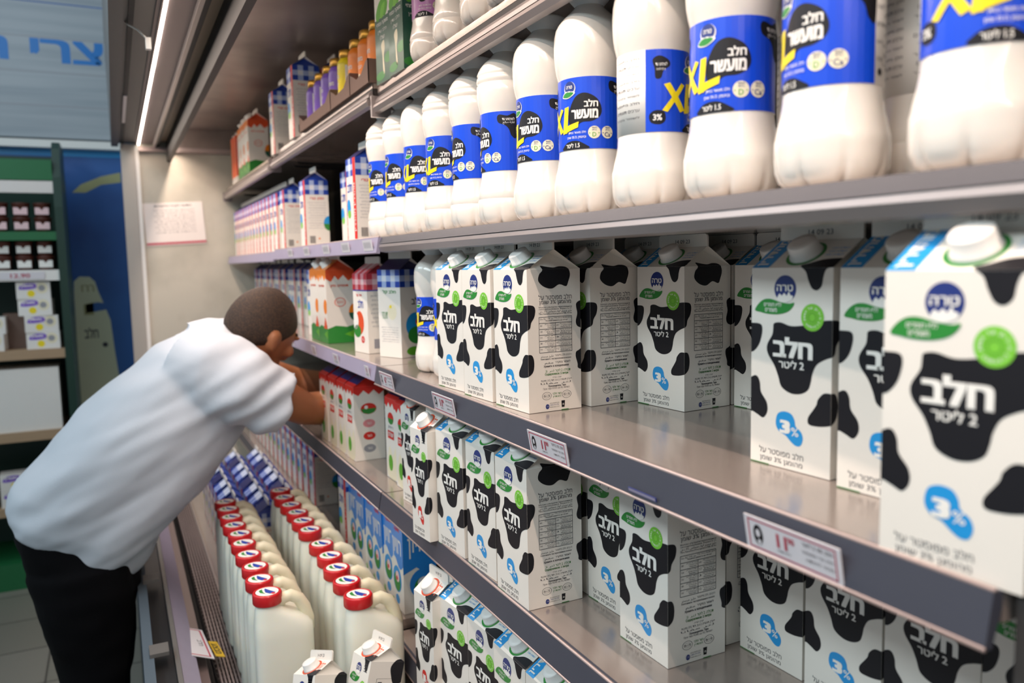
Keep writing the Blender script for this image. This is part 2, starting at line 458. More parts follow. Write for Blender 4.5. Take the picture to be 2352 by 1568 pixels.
def shelf(z, x0, x1, style, label, yf=YF):
    r = empty('display_shelf', ((x0+x1)/2, YB, z), 0, label, 'shelf', 'shelves of the dairy case')
    X0, X1 = x0-(x0+x1)/2+.003, x1-(x0+x1)/2-.003
    y = lambda v: v-YB
    p = MB(); p.box((X0, y(yf+.004), -.011 if style == 'metal' else -.022), (X1, -.034, 0), 'steel_shelf'); p.build('shelf_pan', r)
    if style == 'dark':
        p = MB()
        p.prism_x([(y(yf+.004), .0008), (y(yf-.006), .0008), (y(yf-.013), -.036), (y(yf-.006), -.038), (y(yf+.004), -.01)], X0, X1, 'rail_dark'); p.build('price_rail', r)
        p = MB(); p.tube([(X0, y(yf-.004), .0016), (X1, y(yf-.004), .0016)], .0022, 'rail_lip', 8)
        p.tube([(X0, y(yf-.0125), -.0365), (X1, y(yf-.0125), -.0365)], .0018, 'rail_lip', 8); p.build('rail_lip', r)
    elif style == 'lilac':
        p = MB()
        p.prism_x([(y(yf+.004), .001), (y(yf-.006), .001), (y(yf-.012), -.032), (y(yf-.004), -.034), (y(yf+.004), -.01)], X0, X1, 'rail_lilac'); p.build('price_rail', r)
        p = MB(); p.tube([(X0, y(yf-.004), .0018), (X1, y(yf-.004), .0018)], .0018, 'rail_lip', 8); p.build('rail_lip', r)
    elif style == 'band':
        p = MB(); p.prism_x([(y(yf+.004), .001), (y(yf), .001), (y(yf-.006), -.013), (y(yf+.004), -.013)], X0, X1, 'band_dark'); p.build('price_rail', r)
        p = MB(); p.prism_x([(y(yf+.006), -.014), (y(yf-.005), -.014), (y(yf-.007), -.020), (y(yf-.003), -.030), (y(yf+.008), -.032)], X0, X1, 'rail_metal'); p.build('rail_lip', r)
    else:
        p = MB()
        k = -.032 if z == ZT else -.028
        p.prism_x([(y(yf+.006), .010+k), (y(yf+.001), .011+k), (y(yf-.004), .004+k), (y(yf-.004), -.002+k), (y(yf+.006), -.004+k)], X0, X1, 'rail_metal')
        p.prism_x([(y(yf+.006), -.006+k), (y(yf-.008), -.006+k), (y(yf-.010), -.012+k), (y(yf-.006), -.021+k), (y(yf+.006), -.022+k)], X0, X1, 'rail_metal'); p.build('price_rail', r)
        p = MB(); p.box((X0, y(yf-.003), -.0065+k), (X1, y(yf+.008), -.0035+k), 'canopy_dark')
        p.box((X0, y(yf+.0045), -.030), (X1, y(yf+.0065), -.0005), 'canopy_dark'); p.build('rail_groove', r)
        p = MB(); p.box((X0-.004, y(yf-.012), -.030+k), (X0+.006, y(yf+.03), .014+k), 'rail_metal'); p.build('end_bracket', r)
    for xx in (X0+.012, X1-.016):
        p = MB()
        p.add([(xx, y(yf+.08), -.0225), (xx, -.034, -.0225), (xx, -.034, -.050), (xx, y(yf+.09), -.03),
               (xx+.004, y(yf+.08), -.0225), (xx+.004, -.034, -.0225), (xx+.004, -.034, -.050), (xx+.004, y(yf+.09), -.03)],
              [(0,1,2,3), (7,6,5,4), (0,4,5,1), (1,5,6,2), (2,6,7,3), (3,7,4,0)], 'canopy_dark')
        p.build('side_bracket', r)
    return r
shelf(ZT, XM-.03, XR+.6, 'metal', 'grey metal top shelf carrying the green cartons and pink-label bottles', -.142)
shelf(ZTL, XF, XM-.036, 'metal', 'grey metal top shelf carrying the brown trays of small gold-capped bottles', -.150)
shelf(ZTL-.008, XL+.02, XF, 'metal', 'grey metal top shelf by the end wall carrying the orange-roofed cartons', -.156)
shelf(Z3, XM, XR+.2, 'band', 'dark-fronted shelf carrying the front row of blue-label bottles', -.150)
shelf(Z3, XF, XM, 'lilac', 'lilac-railed shelf of checked cartons next to the blue-label bottles', -.150)
shelf(Z3-.006, XL+.02, XF, 'lilac', 'lilac-railed shelf under the orange-roofed cartons beside the end wall', -.150)
shelf(Z2, XM, XR, 'dark', 'steel shelf with dark grey price rail carrying the largest cow-print cartons')
shelf(Z2, XF, XM, 'lilac', 'steel shelf with lilac price rail carrying the green-bottomed orange cartons')
shelf(Z2, XL+.02, XF, 'lilac', 'steel shelf with lilac rail behind the head of the stooping man')
shelf(Z1, XM, XR, 'dark', 'steel shelf below the price tags carrying mid-height cow-print cartons')
shelf(Z1, XL+.02, XM, 'dark', 'steel shelf the man reaches into, carrying red-scalloped cartons')
shelf(Z0, XM+.04, XR, 'dark', 'lowest steel shelf carrying the cropped cow-print cartons at the bottom edge')
shelf(Z0L, XL+.02, XM+.035, 'dark', 'lowest steel shelf carrying the blue cartons beside the milk jugs')
p = part('shelf_divider', ((XR+.002, -.155, ZB-.16), (XR+.022, .30, ZB-.002), 'back_dark'))

# price tags
def price_tag(x, z, w, h, price, label, y=-.1745, rz=0):
    o = MB(); a = Art(o)
    o.box((-w/2, 0, -h/2), (w/2, .0012, h/2), 'tag_card')
    pn = Panel((-w/2, 0, -h/2), (1,0,0), (0,0,1), w, h)
    b_ = .0014
    for q in ((.04*w, .07*h, .96*w, .07*h+b_), (.04*w, .93*h-b_, .96*w, .93*h), (.04*w, .07*h, .04*w+b_, .93*h), (.96*w-b_, .07*h, .96*w, .93*h)):
        a.rect(pn, *q, 'tag_red', 1)
    r_ = random.Random(3)
    a.disc(pn, .15*w, .5*h, .055*w, 'ink_black', 1, ry=.3*h, n=14)
    a.disc(pn, .15*w, .55*h, .025*w, 'tag_card', 2, ry=.12*h, n=10); a.disc(pn, .16*w, .3*h, .02*w, 'tag_card', 2, ry=.08*h, n=10)
    if price:
        a.text(pn, price[0], .36*w, .36*h, .47*w, .76*h, 'tag_red', 2, .03)
        a.text(pn, price[1], .48*w, .58*h, .55*w, .77*h, 'tag_red', 2, .02)
        a.text(pn, heb('ליחידה'), .36*w, .24*h, .5*w, .31*h, 'ink_text', 2)
    a.text(pn, heb('חלב 3% 2 ליטר'), .63*w, .70*h, .93*w, .83*h, 'ink_text', 2, .01)
    a.text(pn, heb('חלב טרי מפוסטר'), .62*w, .50*h, .93*w, .60*h, 'ink_text', 2)
    a.text(pn, heb('מחיר ליחידה'), .66*w, .30*h, .93*w, .40*h, 'ink_text', 2)
    t = o.build('price_tag', recalc=False)
    t.location = (x, y, z); t.rotation_euler = (R(10), 0, rz)
    return tag(t, label, 'price tag')
zt = ZB-.019
price_tag(-.187, zt-.001, .103, .031, ('11', '90'), 'sharp white price tag reading 11 below the gap left of centre on the main rail', -.1805)
price_tag(-.553, zt, .098, .032, ('11', '90'), 'white price tag with red border under the leftmost cow-print cartons', -.1805)
price_tag(-.871, zt, .085, .034, ('6', '90'), 'white price tag at the left end of the dark rail by the lilac strip', -.1805)
price_tag(.230, zt-.001, .105, .031, ('11', '90'), 'blurred white price tag under the foremost cartons on the main rail', -.1805)
m_ = MB(); m_.box((-.025, -.0003, -.0022), (.025, .0006, .0022), 'ink_navy'); a = Art(m_)
pn = Panel((-.025, -.0003, -.0022), (1,0,0), (0,0,1), .05, .0044); a.rect(pn, .001, .0006, .049, .0038, 'rail_lilac', 1)
# narrow strip label stuck on the rail
t = m_.build('rail_sticker', recalc=False); t.location = (.02, -.1797, ZB-.0285); t.rotation_euler = (R(10), 0, 0)
tag(t, 'tiny narrow navy-edged sticker on the dark main rail', 'sticker')
for i, (x, s) in enumerate(((-1.02, .03), (-1.30, .05), (-1.55, .05), (-1.86, .04))):
    t = MB(); t.box((-s/2, 0, -.013), (s/2, .001, .013), 'tag_card'); q = Art(t); pn = Panel((-s/2, 0, -.013), (1,0,0), (0,0,1), s, .026)
    q.text(pn, '7.90', .3*s, .011, .7*s, .021, 'tag_red', 1); q.text(pn, heb('חלב טרי'), .15*s, .004, .85*s, .009, 'ink_text', 1)
    t = t.build('price_tag', recalc=False); t.location = (x, -.1788, ZB-.016); t.rotation_euler = (R(10), 0, 0)
    tag(t, 'small pale price tag on the lilac main rail, %s from the dark rail' % ORD[i], 'price tag')
for i, x in enumerate((-1.03, -1.22, -1.42, -1.66, -1.9)):
    s = .07
    t = MB(); t.box((-s/2, 0, -.012), (s/2, .001, .012), 'tag_card'); q = Art(t); pn = Panel((-s/2, 0, -.012), (1,0,0), (0,0,1), s, .024)
    for k in range(9): q.rect(pn, .008+.006*k, .006, .010+.006*k, .019, 'ink_grey', 1)
    t = t.build('price_tag', recalc=False); t.location = (x, -.1638, Z3-.015); t.rotation_euler = (R(10), 0, 0)
    tag(t, 'faded barcoded price tag on the upper lilac rail, %s left of the bottles' % ORD[i], 'price tag')
# tag lying on the bumper
t = MB(); t.box((-.085, -.05, 0), (.085, .05, .0015), 'tag_card'); q = Art(t); pn = Panel((-.085, -.05, .0015), (1,0,0), (0,1,0), .17, .10)
for u0, v0, u1, v1 in ((.006, .006, .164, .010), (.006, .09, .164, .094), (.006, .006, .010, .094), (.16, .006, .164, .094)): q.rect(pn, u0, v0, u1, v1, 'tag_red', 1)
q.text(pn, '9.80', .10, .02, .155, .05, 'tag_red', 1, .03, rot=90); q.text(pn, heb('חלב'), .07, .075, .105, .088, 'ink_text', 1)
t = t.build('price_tag', recalc=False); t.location = (-1.262, -.566, ZB-.649); t.rotation_euler = (R(-24), 0, R(4))
tag(t, 'large white price tag with red figures clipped on the bumper by the jugs', 'price tag')
t = MB(); t.box((-.045, -.011, 0), (.045, .011, .0015), 'tag_yellow'); q = Art(t); pn = Panel((-.045, -.011, .0015), (1,0,0), (0,1,0), .09, .022)
q.text(pn, heb('מבצע'), .015, .004, .075, .018, 'ink_black', 1, .02)
t = t.build('promotion_tag', recalc=False); t.location = (-1.262, -.503, ZB-.684); t.rotation_euler = (R(-20), 0, R(6))
tag(t, 'small yellow promotion tag beside the large tag on the bumper', 'tag')
# notice on the end wall
n_ = MB(); n_.box((-.0006, 0, -.2), (0, .265, 0), 'paper'); q = Art(n_); pn = Panel((0, 0, -.2), (0,1,0), (0,0,1), .265, .2)
q.text(pn, heb('הודעה לקהל הלקוחות'), .05, .178, .215, .190, 'ink_text', 1, .02)
for k in range(9):
    q.text(pn, heb(('לקוחות יקרים שימו לב', 'מוצרי החלב מסופקים מדי יום', 'נא לבדוק תאריך תפוגה')[k % 3]), .045+.012*(k % 2), .16-k*.013, .225, .167-k*.013, 'ink_text', 1)
q.rect(pn, .0, .004, .265, .014, 'tag_red', 1)
n_ = n_.build('paper_notice', recalc=False); n_.location = (XL+.004, -.528, ZB+.525); n_.rotation_euler = (R(3), 0, 0)
tag(n_, 'white printed notice with red bottom line taped to the end wall', 'notice')
# hanging cable tie under the canopy
c_ = MB(); c_.tube([(-1.48, -.607, ZB+.808), (-1.462, -.600, ZB+.796), (-1.445, -.580, ZB+.781), (-1.41, -.562, ZB+.752)], .0022, 'cap_white', 8)
c_.box((-1.412, -.567, ZB+.728), (-1.396, -.555, ZB+.754), 'cap_white')
tag(c_.build('cable_tie'), 'loose white cable tie hanging from the canopy underside', 'cable tie')
# ------------------------------------------------------------------ gable-top cartons
class Carton:
    def __init__(s, W, D, H, rise=.029, fin=.017, board='carton_board'):
        s.W, s.D, s.H = W, D, H
        s.mb = MB(); w, d = W/2, D/2; hr = H+rise; s.S = math.hypot(rise, d); ins = .2*W
        A = [(-w,-d), (w,-d), (w,d), (-w,d)]
        vs = [(x, y, .0) for x, y in A] + [(x, y, H) for x, y in A] + [(-w,0,hr), (w,0,hr), (-w+ins,0,hr-.003), (w-ins,0,hr-.003)]
        s.mb.add(vs, [(3,2,1,0), (0,1,5,4), (1,2,6,5), (2,3,7,6), (3,0,4,7), (4,5,9,8), (6,7,8,9),
                      (5,6,11), (7,4,10), (5,11,9), (11,6,9), (4,8,10), (10,8,7)], board)
        f = .0016; c = .004
        pr = [(-w,hr-.002), (w,hr-.002), (w,hr+fin-c), (w-c*.3,hr+fin-c*.3), (w-c,hr+fin), (-w+c,hr+fin), (-w+c*.3,hr+fin-c*.3), (-w,hr+fin-c)]
        n = len(pr)
        s.mb.add([(x,-f,z) for x, z in pr] + [(x,f,z) for x, z in pr], [tuple(range(n)), tuple(range(n, 2*n))[::-1]] +
                 [(i, n+i, n+(i+1) % n, (i+1) % n) for i in range(n)], board)
        P = lambda o, U, V, ww, hh, net=(0, 0), sh=None: Panel(o, U, V, ww, hh, net, sh)
        s.front = P((-w,-d,0), (1,0,0), (0,0,1), W, H, (0,0))
        s.right = P((w,-d,0), (0,1,0), (0,0,1), D, H, (W,0))
        s.left = P((-w,d,0), (0,-1,0), (0,0,1), D, H, (-D,0))
        s.back = P((w,d,0), (-1,0,0), (0,0,1), W, H, (W+D,0))
        s.roof = P((-w,-d,H), (1,0,0), (0,d,rise), W, s.S, (0,H))
        s.roofb = P((w,d,H), (-1,0,0), (0,-d,rise), W, s.S, (W+D,H))
        gs = math.hypot(rise-.003, ins)
        s.gable = P((w,-d,H), (0,1,0), (-ins,0,rise-.003), D, gs, (W,H), [(0,0), (D,0), (d,gs)])
        s.finp = P((-w,-f,hr), (1,0,0), (0,0,1), W, fin)
        s.all = [s.front, s.right, s.left, s.back, s.roof, s.gable, s.roofb]
        s.art = Art(s.mb)
    def finish(s, name, cap=None, ring=None, cu=.5, cr=.0155, ch=.015, capmat='cap_white'):
        r = empty(name)
        body = s.mb.build('carton_body', r, recalc=False)
        if cap:
            v = s.S*.46
            if ring:
                s2 = MB(); a = Art(s2); a.ring(s.roof, s.W*cu, v, cr*1.12, cr*1.34, ring, 2, n=32)
                s2.build('cap_ring', r, recalc=False)
            c = MB(); p = s.roof.at(s.W*cu, v, 0)
            kn = lambda q, z, a_: (q*(1+.02*math.cos(36*a_)), z) if .002 < z < ch-.002 else (q, z)
            c.lathe([(cr*1.08, -.001), (cr*1.08, .0025), (cr, .0028), (cr*.97, ch-.0015), (cr*.9, ch), (cr*.5, ch)], capmat, p, 72, s.roof.N, mod=kn)
            c.build('screw_cap', r)
        return r

# artwork of the cow-print carton, traced in units of its own front (365 wide) and side (406 wide)
BIG = [(360,400),(392,396),(440,412),(500,408),(545,396),(590,386),(628,386),(655,396),(664,425),(657,470),(638,505),(628,545),(590,562),(555,585),(537,625),(530,665),(518,700),(485,718),(440,714),(398,684),(382,635),(362,585),(332,535),(328,495),(352,450),(356,422)]
LTOP = [(228,402),(262,398),(296,404),(304,432),(292,485),(268,518),(246,524),(226,500),(220,440)]
LLOW = [(236,660),(258,634),(280,634),(294,662),(300,706),(328,752),(332,795),(312,822),(284,806),(258,790),(236,782)]
RLOW = [(562,742),(585,716),(614,716),(640,726),(652,770),(648,830),(628,858),(598,866),(560,866),(524,856),(520,826),(542,790),(556,766)]
BLOB = [(374,832),(384,804),(412,796),(444,808),(460,836),(466,866),(490,892),(499,925),(488,955),(466,954),(442,932),(420,906),(392,888),(376,862)]
TOPR = [(470,138),(500,120),(540,96),(600,88),(650,96),(652,130),(622,148),(590,156),(577,190),(570,232),(550,252),(528,242),(512,206),(500,168)]
LEAF = [(268,342),(282,316),(310,295),(345,292),(390,306),(430,312),(452,308),(444,330),(420,350),(380,360),(330,358),(295,350)]
def cow_art(c, litres, pct, blobm, two):
    W, D, H = c.W, c.D, c.H; a = c.art
    def N(p):
        x, y = p; u = (x-250)/367*W; t = 158-(x-250)/365*8; b_ = 1012+(x-250)/365*100
        v = (b_-y)/(b_-t)*H
        return (u, v)
    q = lambda L: [N(p) for p in L]
    for L in (BIG, LTOP, LLOW, RLOW): a.net(c.all, q(L), 'ink_black', 1)
    roofq = lambda L: [((x-250)/367*W, H+(152-y)/854*H*1.05) if y < 152 else N((x, y)) for x, y in L]
    a.net(c.all, roofq(TOPR), 'ink_black', 1)
    a.net([c.front], q(BLOB), blobm, 1)
    a.net([c.front], q(LEAF), 'ink_leaf', 2)
    cx, cy = N((410, 247)); r = .0138*W/.101
    a.disc(c.front, cx, cy, r, 'ink_navy', 1, ry=r*1.0)
    a.poly(c.front, smooth_poly([(cx-r*.72, cy-r*.72), (cx-r*.5, cy-r*.35), (cx-r*.3, cy-r*.5), (cx-r*.05, cy-r*.3), (cx+r*.15, cy-r*.5), (cx+r*.35, cy-r*.2), (cx+r*.5, cy-r*.45), (cx+r*.72, cy-r*.5), (cx+r*.6, cy-r*.8), (cx, cy-r*1.0), (cx-r*.5, cy-r*.9)], 3), 'ink_white', 2)
    fit = lambda t, x0, y0, x1, y1, m, l=3, bold=0., pan=c.front: a.text(pan, t, N((x0,y1))[0], N(((x0+x1)/2,y1))[1], N((x1,y0))[0], N(((x0+x1)/2,y0))[1], m, l, bold)
    fit(heb('טרה'), 372, 228, 448, 258, 'ink_white', 3, .025)
    fit(heb('ללא חומרים'), 312, 306, 395, 325, 'ink_white', 3, .012)
    fit(heb('משמרים'), 318, 332, 374, 349, 'ink_white', 3, .012)
    gx, gy = N((533, 373)); r = .0135*W/.101
    a.disc(c.front, gx, gy, r, 'ink_lime', 2)
    for r0, r1 in ((.28, .33), (.5, .53)): a.ring(c.front, gx, gy, r*r0, r*r1, 'ink_lime_dark', 3)
    for k in range(14):
        t = 2*math.pi*k/14
        a.poly(c.front, [(gx+r*.36*math.cos(t-.08), gy+r*.36*math.sin(t-.08)), (gx+r*.36*math.cos(t+.08), gy+r*.36*math.sin(t+.08)), (gx+r*.47*math.cos(t), gy+r*.47*math.sin(t))], 'ink_lime_dark', 3)
    let = heb('המשאבון הירוק של המשק')
    for k, ch in enumerate(let):
        if ch == ' ': continue
        t = math.pi*1.08-k*(math.pi*1.9/len(let)); vs, fs = text_mesh(ch, .02, 1)
        o = [(x*.0032*W/.101-.001, y*.0032*W/.101) for x, y in vs]; ca, sa = math.cos(t-math.pi/2), math.sin(t-math.pi/2)
        px, py = gx+r*.62*math.cos(t), gy+r*.62*math.sin(t)
        c.mb.add([c.front.at(px+x*ca-y*sa, py+x*sa+y*ca, 3) for x, y in o], fs, 'ink_white')
    fit(heb('חלב'), 357, 463, 537, 556, 'ink_white', 2, .045)
    fit(heb(litres), 385, 566, 500, 604, 'ink_white', 2, .02)
    fit(str(pct), 393, 836, 442, 897, 'ink_white', 2, .06); fit('%', 446, 872, 480, 912, 'ink_white', 2, .01)
    fit(heb('חלב מפוסטר על'), 294, 972, 502, 1001, 'ink_text', 1, 0); fit(heb('מהומגן %s שומן' % ('3%' if two else '1%')), 298, 1012, 498, 1041, 'ink_text', 1, 0)
    # date on the fin
    a.text(c.finp, '14 09 23', W*.36, .004, W*.66, .0095, 'ink_text', 1)
    if two:
        a.poly(c.roof, [(0, 0), (W*.22, 0), (W*.22, c.S), (0, c.S)], 'ink_cyan', 1)
        a.text(c.roof, heb('מהדרין'), W*.045, c.S*.06, W*.175, c.S*.97, 'ink_white', 2, .02, rot=90)
        for k in range(3): a.text(c.roof, heb('לפתיחה סובב'), W*(.76), c.S*(.62-.11*k), W*.96, c.S*(.68-.11*k), 'ink_cyan', 1)
        side_art(c)
    else:
        a.text(c.roof, heb('קליל'), W*.66, c.S*.25, W*.92, c.S*.85, 'ink_orange_red', 1, .01, rot=0)
        for k in range(4): a.rect(c.front, W*.70, H*(.955-.022*k), W*.88, H*(.962-.022*k), 'ink_text', 1)
        for k in range(24):
            x = D*(.30+.52*(k % 3)/3); 
            a.rect(c.right, D*.30, H*(.12+.030*k), D*(.38+.22*((k*7) % 5)/5), H*(.132+.030*k), 'ink_text', 1)
        for v0, v1, e in ((.30, .85, .62),):
            a.rect(c.right, D*.25, H*v0, D*.26, H*v1, 'ink_text', 1); a.rect(c.right, D*.25, H*v1, D*.7, H*v1+.0004, 'ink_text', 1)
        a.net(c.all, [(W+D*.62, H*.96), (W+D*.8, H*1.02), (W+D*1.05, H*1.0), (W+D*1.1, H*.85), (W+D*.8, H*.80), (W+D*.66, H*.88)], 'ink_black', 1)
        a.net(c.all, [(W+D*.8, H*.5), (W+D*1.05, H*.56), (W+D*1.1, H*.4), (W+D*.9, H*.36)], 'ink_black', 1)

def side_art(c):
    W, D, H = c.W, c.D, c.H; a = c.art
    X = lambda x: (x-757)/406*D
    Y = lambda y: (1322-y)/(1322-247)*H
    n = lambda L: [(W+X(x), Y(y) if y > 247 else H+(247-y)/1075*H*1.3) for x, y in L]
    TOP = [(866,222),(905,228),(960,236),(1010,228),(1062,236),(1085,285),(1070,345),(1052,378),(1000,362),(945,392),(885,378),(842,335),(848,285),(872,255)]
    R1 = [(1130,515),(1150,495),(1180,492),(1215,505),(1222,560),(1205,640),(1180,695),(1140,688),(1126,650),(1138,590),(1132,550)]
    R2 = [(1150,870),(1180,850),(1215,862),(1225,920),(1215,1000),(1185,1024),(1140,1010),(1136,975),(1122,920),(1126,884)]
    for L in (TOP, R1, R2): a.net(c.all, n(L), 'ink_black', 1)
    for L in ([(-.045,.15),(-.03,.158),(-.018,.148),(-.02,.12),(-.034,.112),(-.048,.128)], [(-.08,.09),(-.062,.1),(-.05,.086),(-.058,.062),(-.076,.058),(-.088,.074)],
              [(-.06,.19),(-.04,.196),(-.026,.188),(-.036,.172),(-.058,.172)], [(-.04,.05),(-.024,.058),(-.014,.04),(-.028,.024),(-.042,.03)]):
        a.net([c.left], [(x, y*H/.206) for x, y in L], 'ink_black', 1)
    P = c.right
    f = lambda t, x0, y0, x1, y1, m='ink_text', b=0., r=2: a.text(P, t, X(x0), Y(y1), X(x1), Y(y0), m, 1, b, r)
    f(heb('חלב מפוסטר על'), 840, 436, 1095, 474); f(heb('מהומגן 3% שומן'), 845, 478, 1090, 516, b=.006)
    f('Молоко ультрапастеризованное', 842, 524, 1095, 540, r=1); f('гомогенизированное. Жирность 3%', 842, 540, 1095, 553, r=1)
    AR = '\ufee6\ufeeb\ufea9 3% \ufeb2\ufee7\ufe8e\ufea0\ufe98\ufee3 \ufed5\ufeee\ufed3 \ufeae\ufe98\ufeb4\ufe92\ufee3 \ufeb0\ufef4\ufee0\ufea3'
    f(AR, 842, 553, 1095, 575, r=1); f('Ultra Pasteurized Homogenized Milk 3% Fat', 842, 575, 1095, 588, r=1, b=.01)
    ln = .00035
    def line(x0, y0, x1, y1): a.rect(P, X(x0)-ln*(x0 == x1), Y(y1)-ln*(y0 == y1), X(x1)+ln*(x0 == x1), Y(y0)+ln*(y0 == y1), 'ink_text', 1)
    line(842, 604, 1093, 604); line(842, 872, 1093, 872); line(842, 604, 842, 872); line(1093, 604, 1093, 872); line(966, 650, 966, 872); line(872, 650, 872, 650)
    f(heb('סימון תזונתי ב-100 מ"ל'), 960, 608, 1088, 622, r=1); f('\ufee0\ufe9c\ufee3 \ufedf\ufedc\ufedf 100 \ufea9\ufea3', 848, 610, 950, 624, r=1); f('Пищевая ценность на 100 мл', 890, 626, 1060, 638, r=1, b=.01)
    rows = [('אנרגיה (קלוריות)', 'סוכרים (גרם)', 'Энергия', '60', '80'), ('חלבונים (גרם)', 'נתרן (מ"ג)', 'Белки', '3.3', '4.8'), ('שומנים (גרם)', 'סידן (מ"ג)', 'Жиры', '3', '100'),
            ('פחמימות (גרם)', 'ויטמין (מק"ג)', 'Углеводы', '4.7', '40'), ('כולסטרול (מ"ג)', 'סידן (מ"ג)', 'Кальций', '12', '100')]
    for k, (h1, h2, ru, v1, v2) in enumerate(rows):
        y = 650+k*44.5
        line(842, y, 1093, y)
        f(heb(h1), 1000, y+4, 1088, y+15, r=1); f(ru, 1010, y+17, 1086, y+26, r=1); f(ru+' мг', 1004, y+29, 1084, y+38, r=1, b=.015); f(v1, 974, y+12, 990, y+26, r=1)
        f(heb(h2), 884, y+4, 962, y+15, r=1); f(ru, 900, y+17, 960, y+26, r=1); f(ru+' г', 904, y+29, 960, y+38, r=1, b=.015); f(v2, 850, y+12, 866, y+26, r=1)
    f(heb('רכיבים: חלב מפוסטר'), 960, 889, 1088, 905, r=1); f('\ufeae\ufe98\ufeb4\ufe92\ufee3 \ufeb0\ufef4\ufee0\ufea3', 850, 892, 950, 912, r=1); f('Компоненты: пастеризованное молоко', 850, 914, 1085, 931, r=1, b=.01)
    f(heb('לשמור במקרר'), 960, 941, 1078, 962, b=.01); f('\ufee2\ufed8\ufee3', 880, 946, 945, 966, r=1); f('Хранить в холодильнике', 872, 968, 1066, 988, b=.02)
    f(heb('תכולה: 2 ליטר'), 960, 1002, 1078, 1024, 'ink_green_text', .005); f('2 \ufeae\ufe98\ufedf', 884, 1006, 950, 1026, 'ink_green_text', r=1); f('Содержимое: 2 литра', 880, 1028, 1060, 1050, 'ink_green_text', .02)
    f(heb('יצרן: טרה'), 940, 1060, 1006, 1074, r=1); f(heb('פארק תעשייה נ.ע.מ, ת.ד 392, נתיבות'), 850, 1078, 1088, 1098, r=1); f('\ufe8e\ufee7\ufe8e\ufed4\ufee3 \ufeae\ufe98\ufedf', 846, 1100, 1080, 1118, r=1)
    f('Производитель: Тара', 905, 1122, 1040, 1140, b=.02); f('Пром. парк НОАМ, а.я. 392, Нетивот', 865, 1140, 1070, 1158, r=1)
    for x, r_ in ((892, 38), (1046, 38)):
        a.ring(P, X(x), Y(1203), r_/406*D*.88, r_/406*D*.95, 'ink_text', 1, ry=.72, n=24); a.ring(P, X(x), Y(1203), r_/406*D*.6, r_/406*D*.64, 'ink_text', 1, ry=.6, n=20)
        f(heb('בד"צ העדה'), x-24, 1195, x+24, 1211, r=1)
    f(heb('כשר חלבי'), 938, 1180, 1006, 1198, 'ink_green_text', .01); f(heb('למהדרין'), 940, 1204, 1002, 1224, 'ink_green_text', .01)
    a.disc(P, X(896), Y(1285), .0032, 'ink_navy', 1, ry=.0036, n=18); f(heb('טרה'), 886, 1278, 906, 1290, 'ink_white')
    f(heb('מרכז לשירות צרכנים'), 914, 1256, 986, 1266, r=1); f('1-800-710-720', 916, 1270, 984, 1282, 'ink_navy', r=1); f('www.tara.co.il', 914, 1286, 986, 1296, r=1)
    a.poly(P, [(X(1006), Y(1300)), (X(1028), Y(1300)), (X(1032), Y(1250)), (X(1004), Y(1250))], 'ink_black', 1); a.ring(P, X(1018), Y(1278), .0008, .0013, 'ink_white', 2, n=12)
    a.rect(P, X(1004), Y(1322), X(1060), Y(1317), 'ink_leaf', 1); a.rect(c.front, W*.0, .0, W*.25, .0008, 'ink_leaf', 1)

def make_cow_big():
    c = Carton(.101, .090, .206); cow_art(c, '2 ליטר', 3, 'ink_cyan', True)
    return c.finish('milk_carton', True, 'ink_leaf', .52)
def make_cow_small():
    c = Carton(.070, .070, .200, .026, .016); cow_art(c, '1 ליטר', 1, 'ink_red', False)
    return c.finish('milk_carton', True, 'ink_orange_red', .5, .0145, .014)

def put(key, maker, fl, ang, W, D, z, label, group, cat='milk carton', rx=0):
    """set a carton down by its front left corner"""
    a = R(ang); x = fl[0]+W/2*math.cos(a)-D/2*math.sin(a); y = fl[1]+W/2*math.sin(a)+D/2*math.cos(a)
    return place(key, maker, (x, y, z+.0006), (rx, 0, a), label, cat, group)
BW, BD, BH = .101, .090, .206
big = lambda fl, ang, z, label, g: put('big', make_cow_big, fl, ang, BW, BD, z, label, g)
small = lambda fl, ang, z, label, g: put('small', make_cow_small, fl, ang, .07, .07, z, label, g)
G2 = 'cow-print cartons on the main shelf'
big((-.410, -.148), 3, Z2, 'cow-print carton with half shaded printed side, right end of the front three on main shelf', G2)
big((-.526, -.152), 3, Z2, 'cow-print 2 litre carton in the middle of the front three on the main shelf', G2)
big((-.644, -.153), 4.5, Z2, 'cow-print 2 litre carton next to the blue-label bottles on the main shelf', G2)
big((-.412, -.046), 5, Z2, 'cow-print 2 litre carton showing only its printed side, directly behind the front three', G2)
big((-.418, .056), 5, Z2, 'cow-print carton reduced to a sliver left of the set-back carton on the main shelf', G2)
big((-.304, .042), 5.2, Z2, 'cow-print 2 litre carton standing alone set back in mid shelf, front and side showing', G2)
big((-.314, .140), 4, Z2, 'cow-print carton hidden but for a sliver directly behind the lone set-back carton', G2)
big((-.203, .142), 4, Z2, 'shaded cow-print carton peeping out left of the large right-hand carton on the main shelf', G2)
big((.053, -.061), 4.5, Z2, 'large cow-print carton half in shade, left of the foremost carton on the main shelf', G2)
big((.172, -.064), 4, Z2, 'cow-print carton half covered by the foremost carton at the right edge', G2)
big((.307, -.170), 5, Z2, 'foremost blurred cow-print carton overhanging the main shelf at the right edge', G2)
G1 = 'cow-print cartons on the shelf under the price tags'
big((-.385, -.164), 1, Z1, 'cow-print carton with side printing lit diagonally, under the sharp price tag', G1)
big((-.503, -.163), 3, Z1, 'middle cow-print 2 litre carton of the three below the leftmost bordered price tag', G1)
big((-.618, -.172), 5, Z1, 'cow-print 2 litre carton next to the 1 percent carton under the main shelf', G1)
big((-.394, -.062), 2, Z1, 'cow-print carton showing a thin cream edge behind the diagonally lit carton', G1)
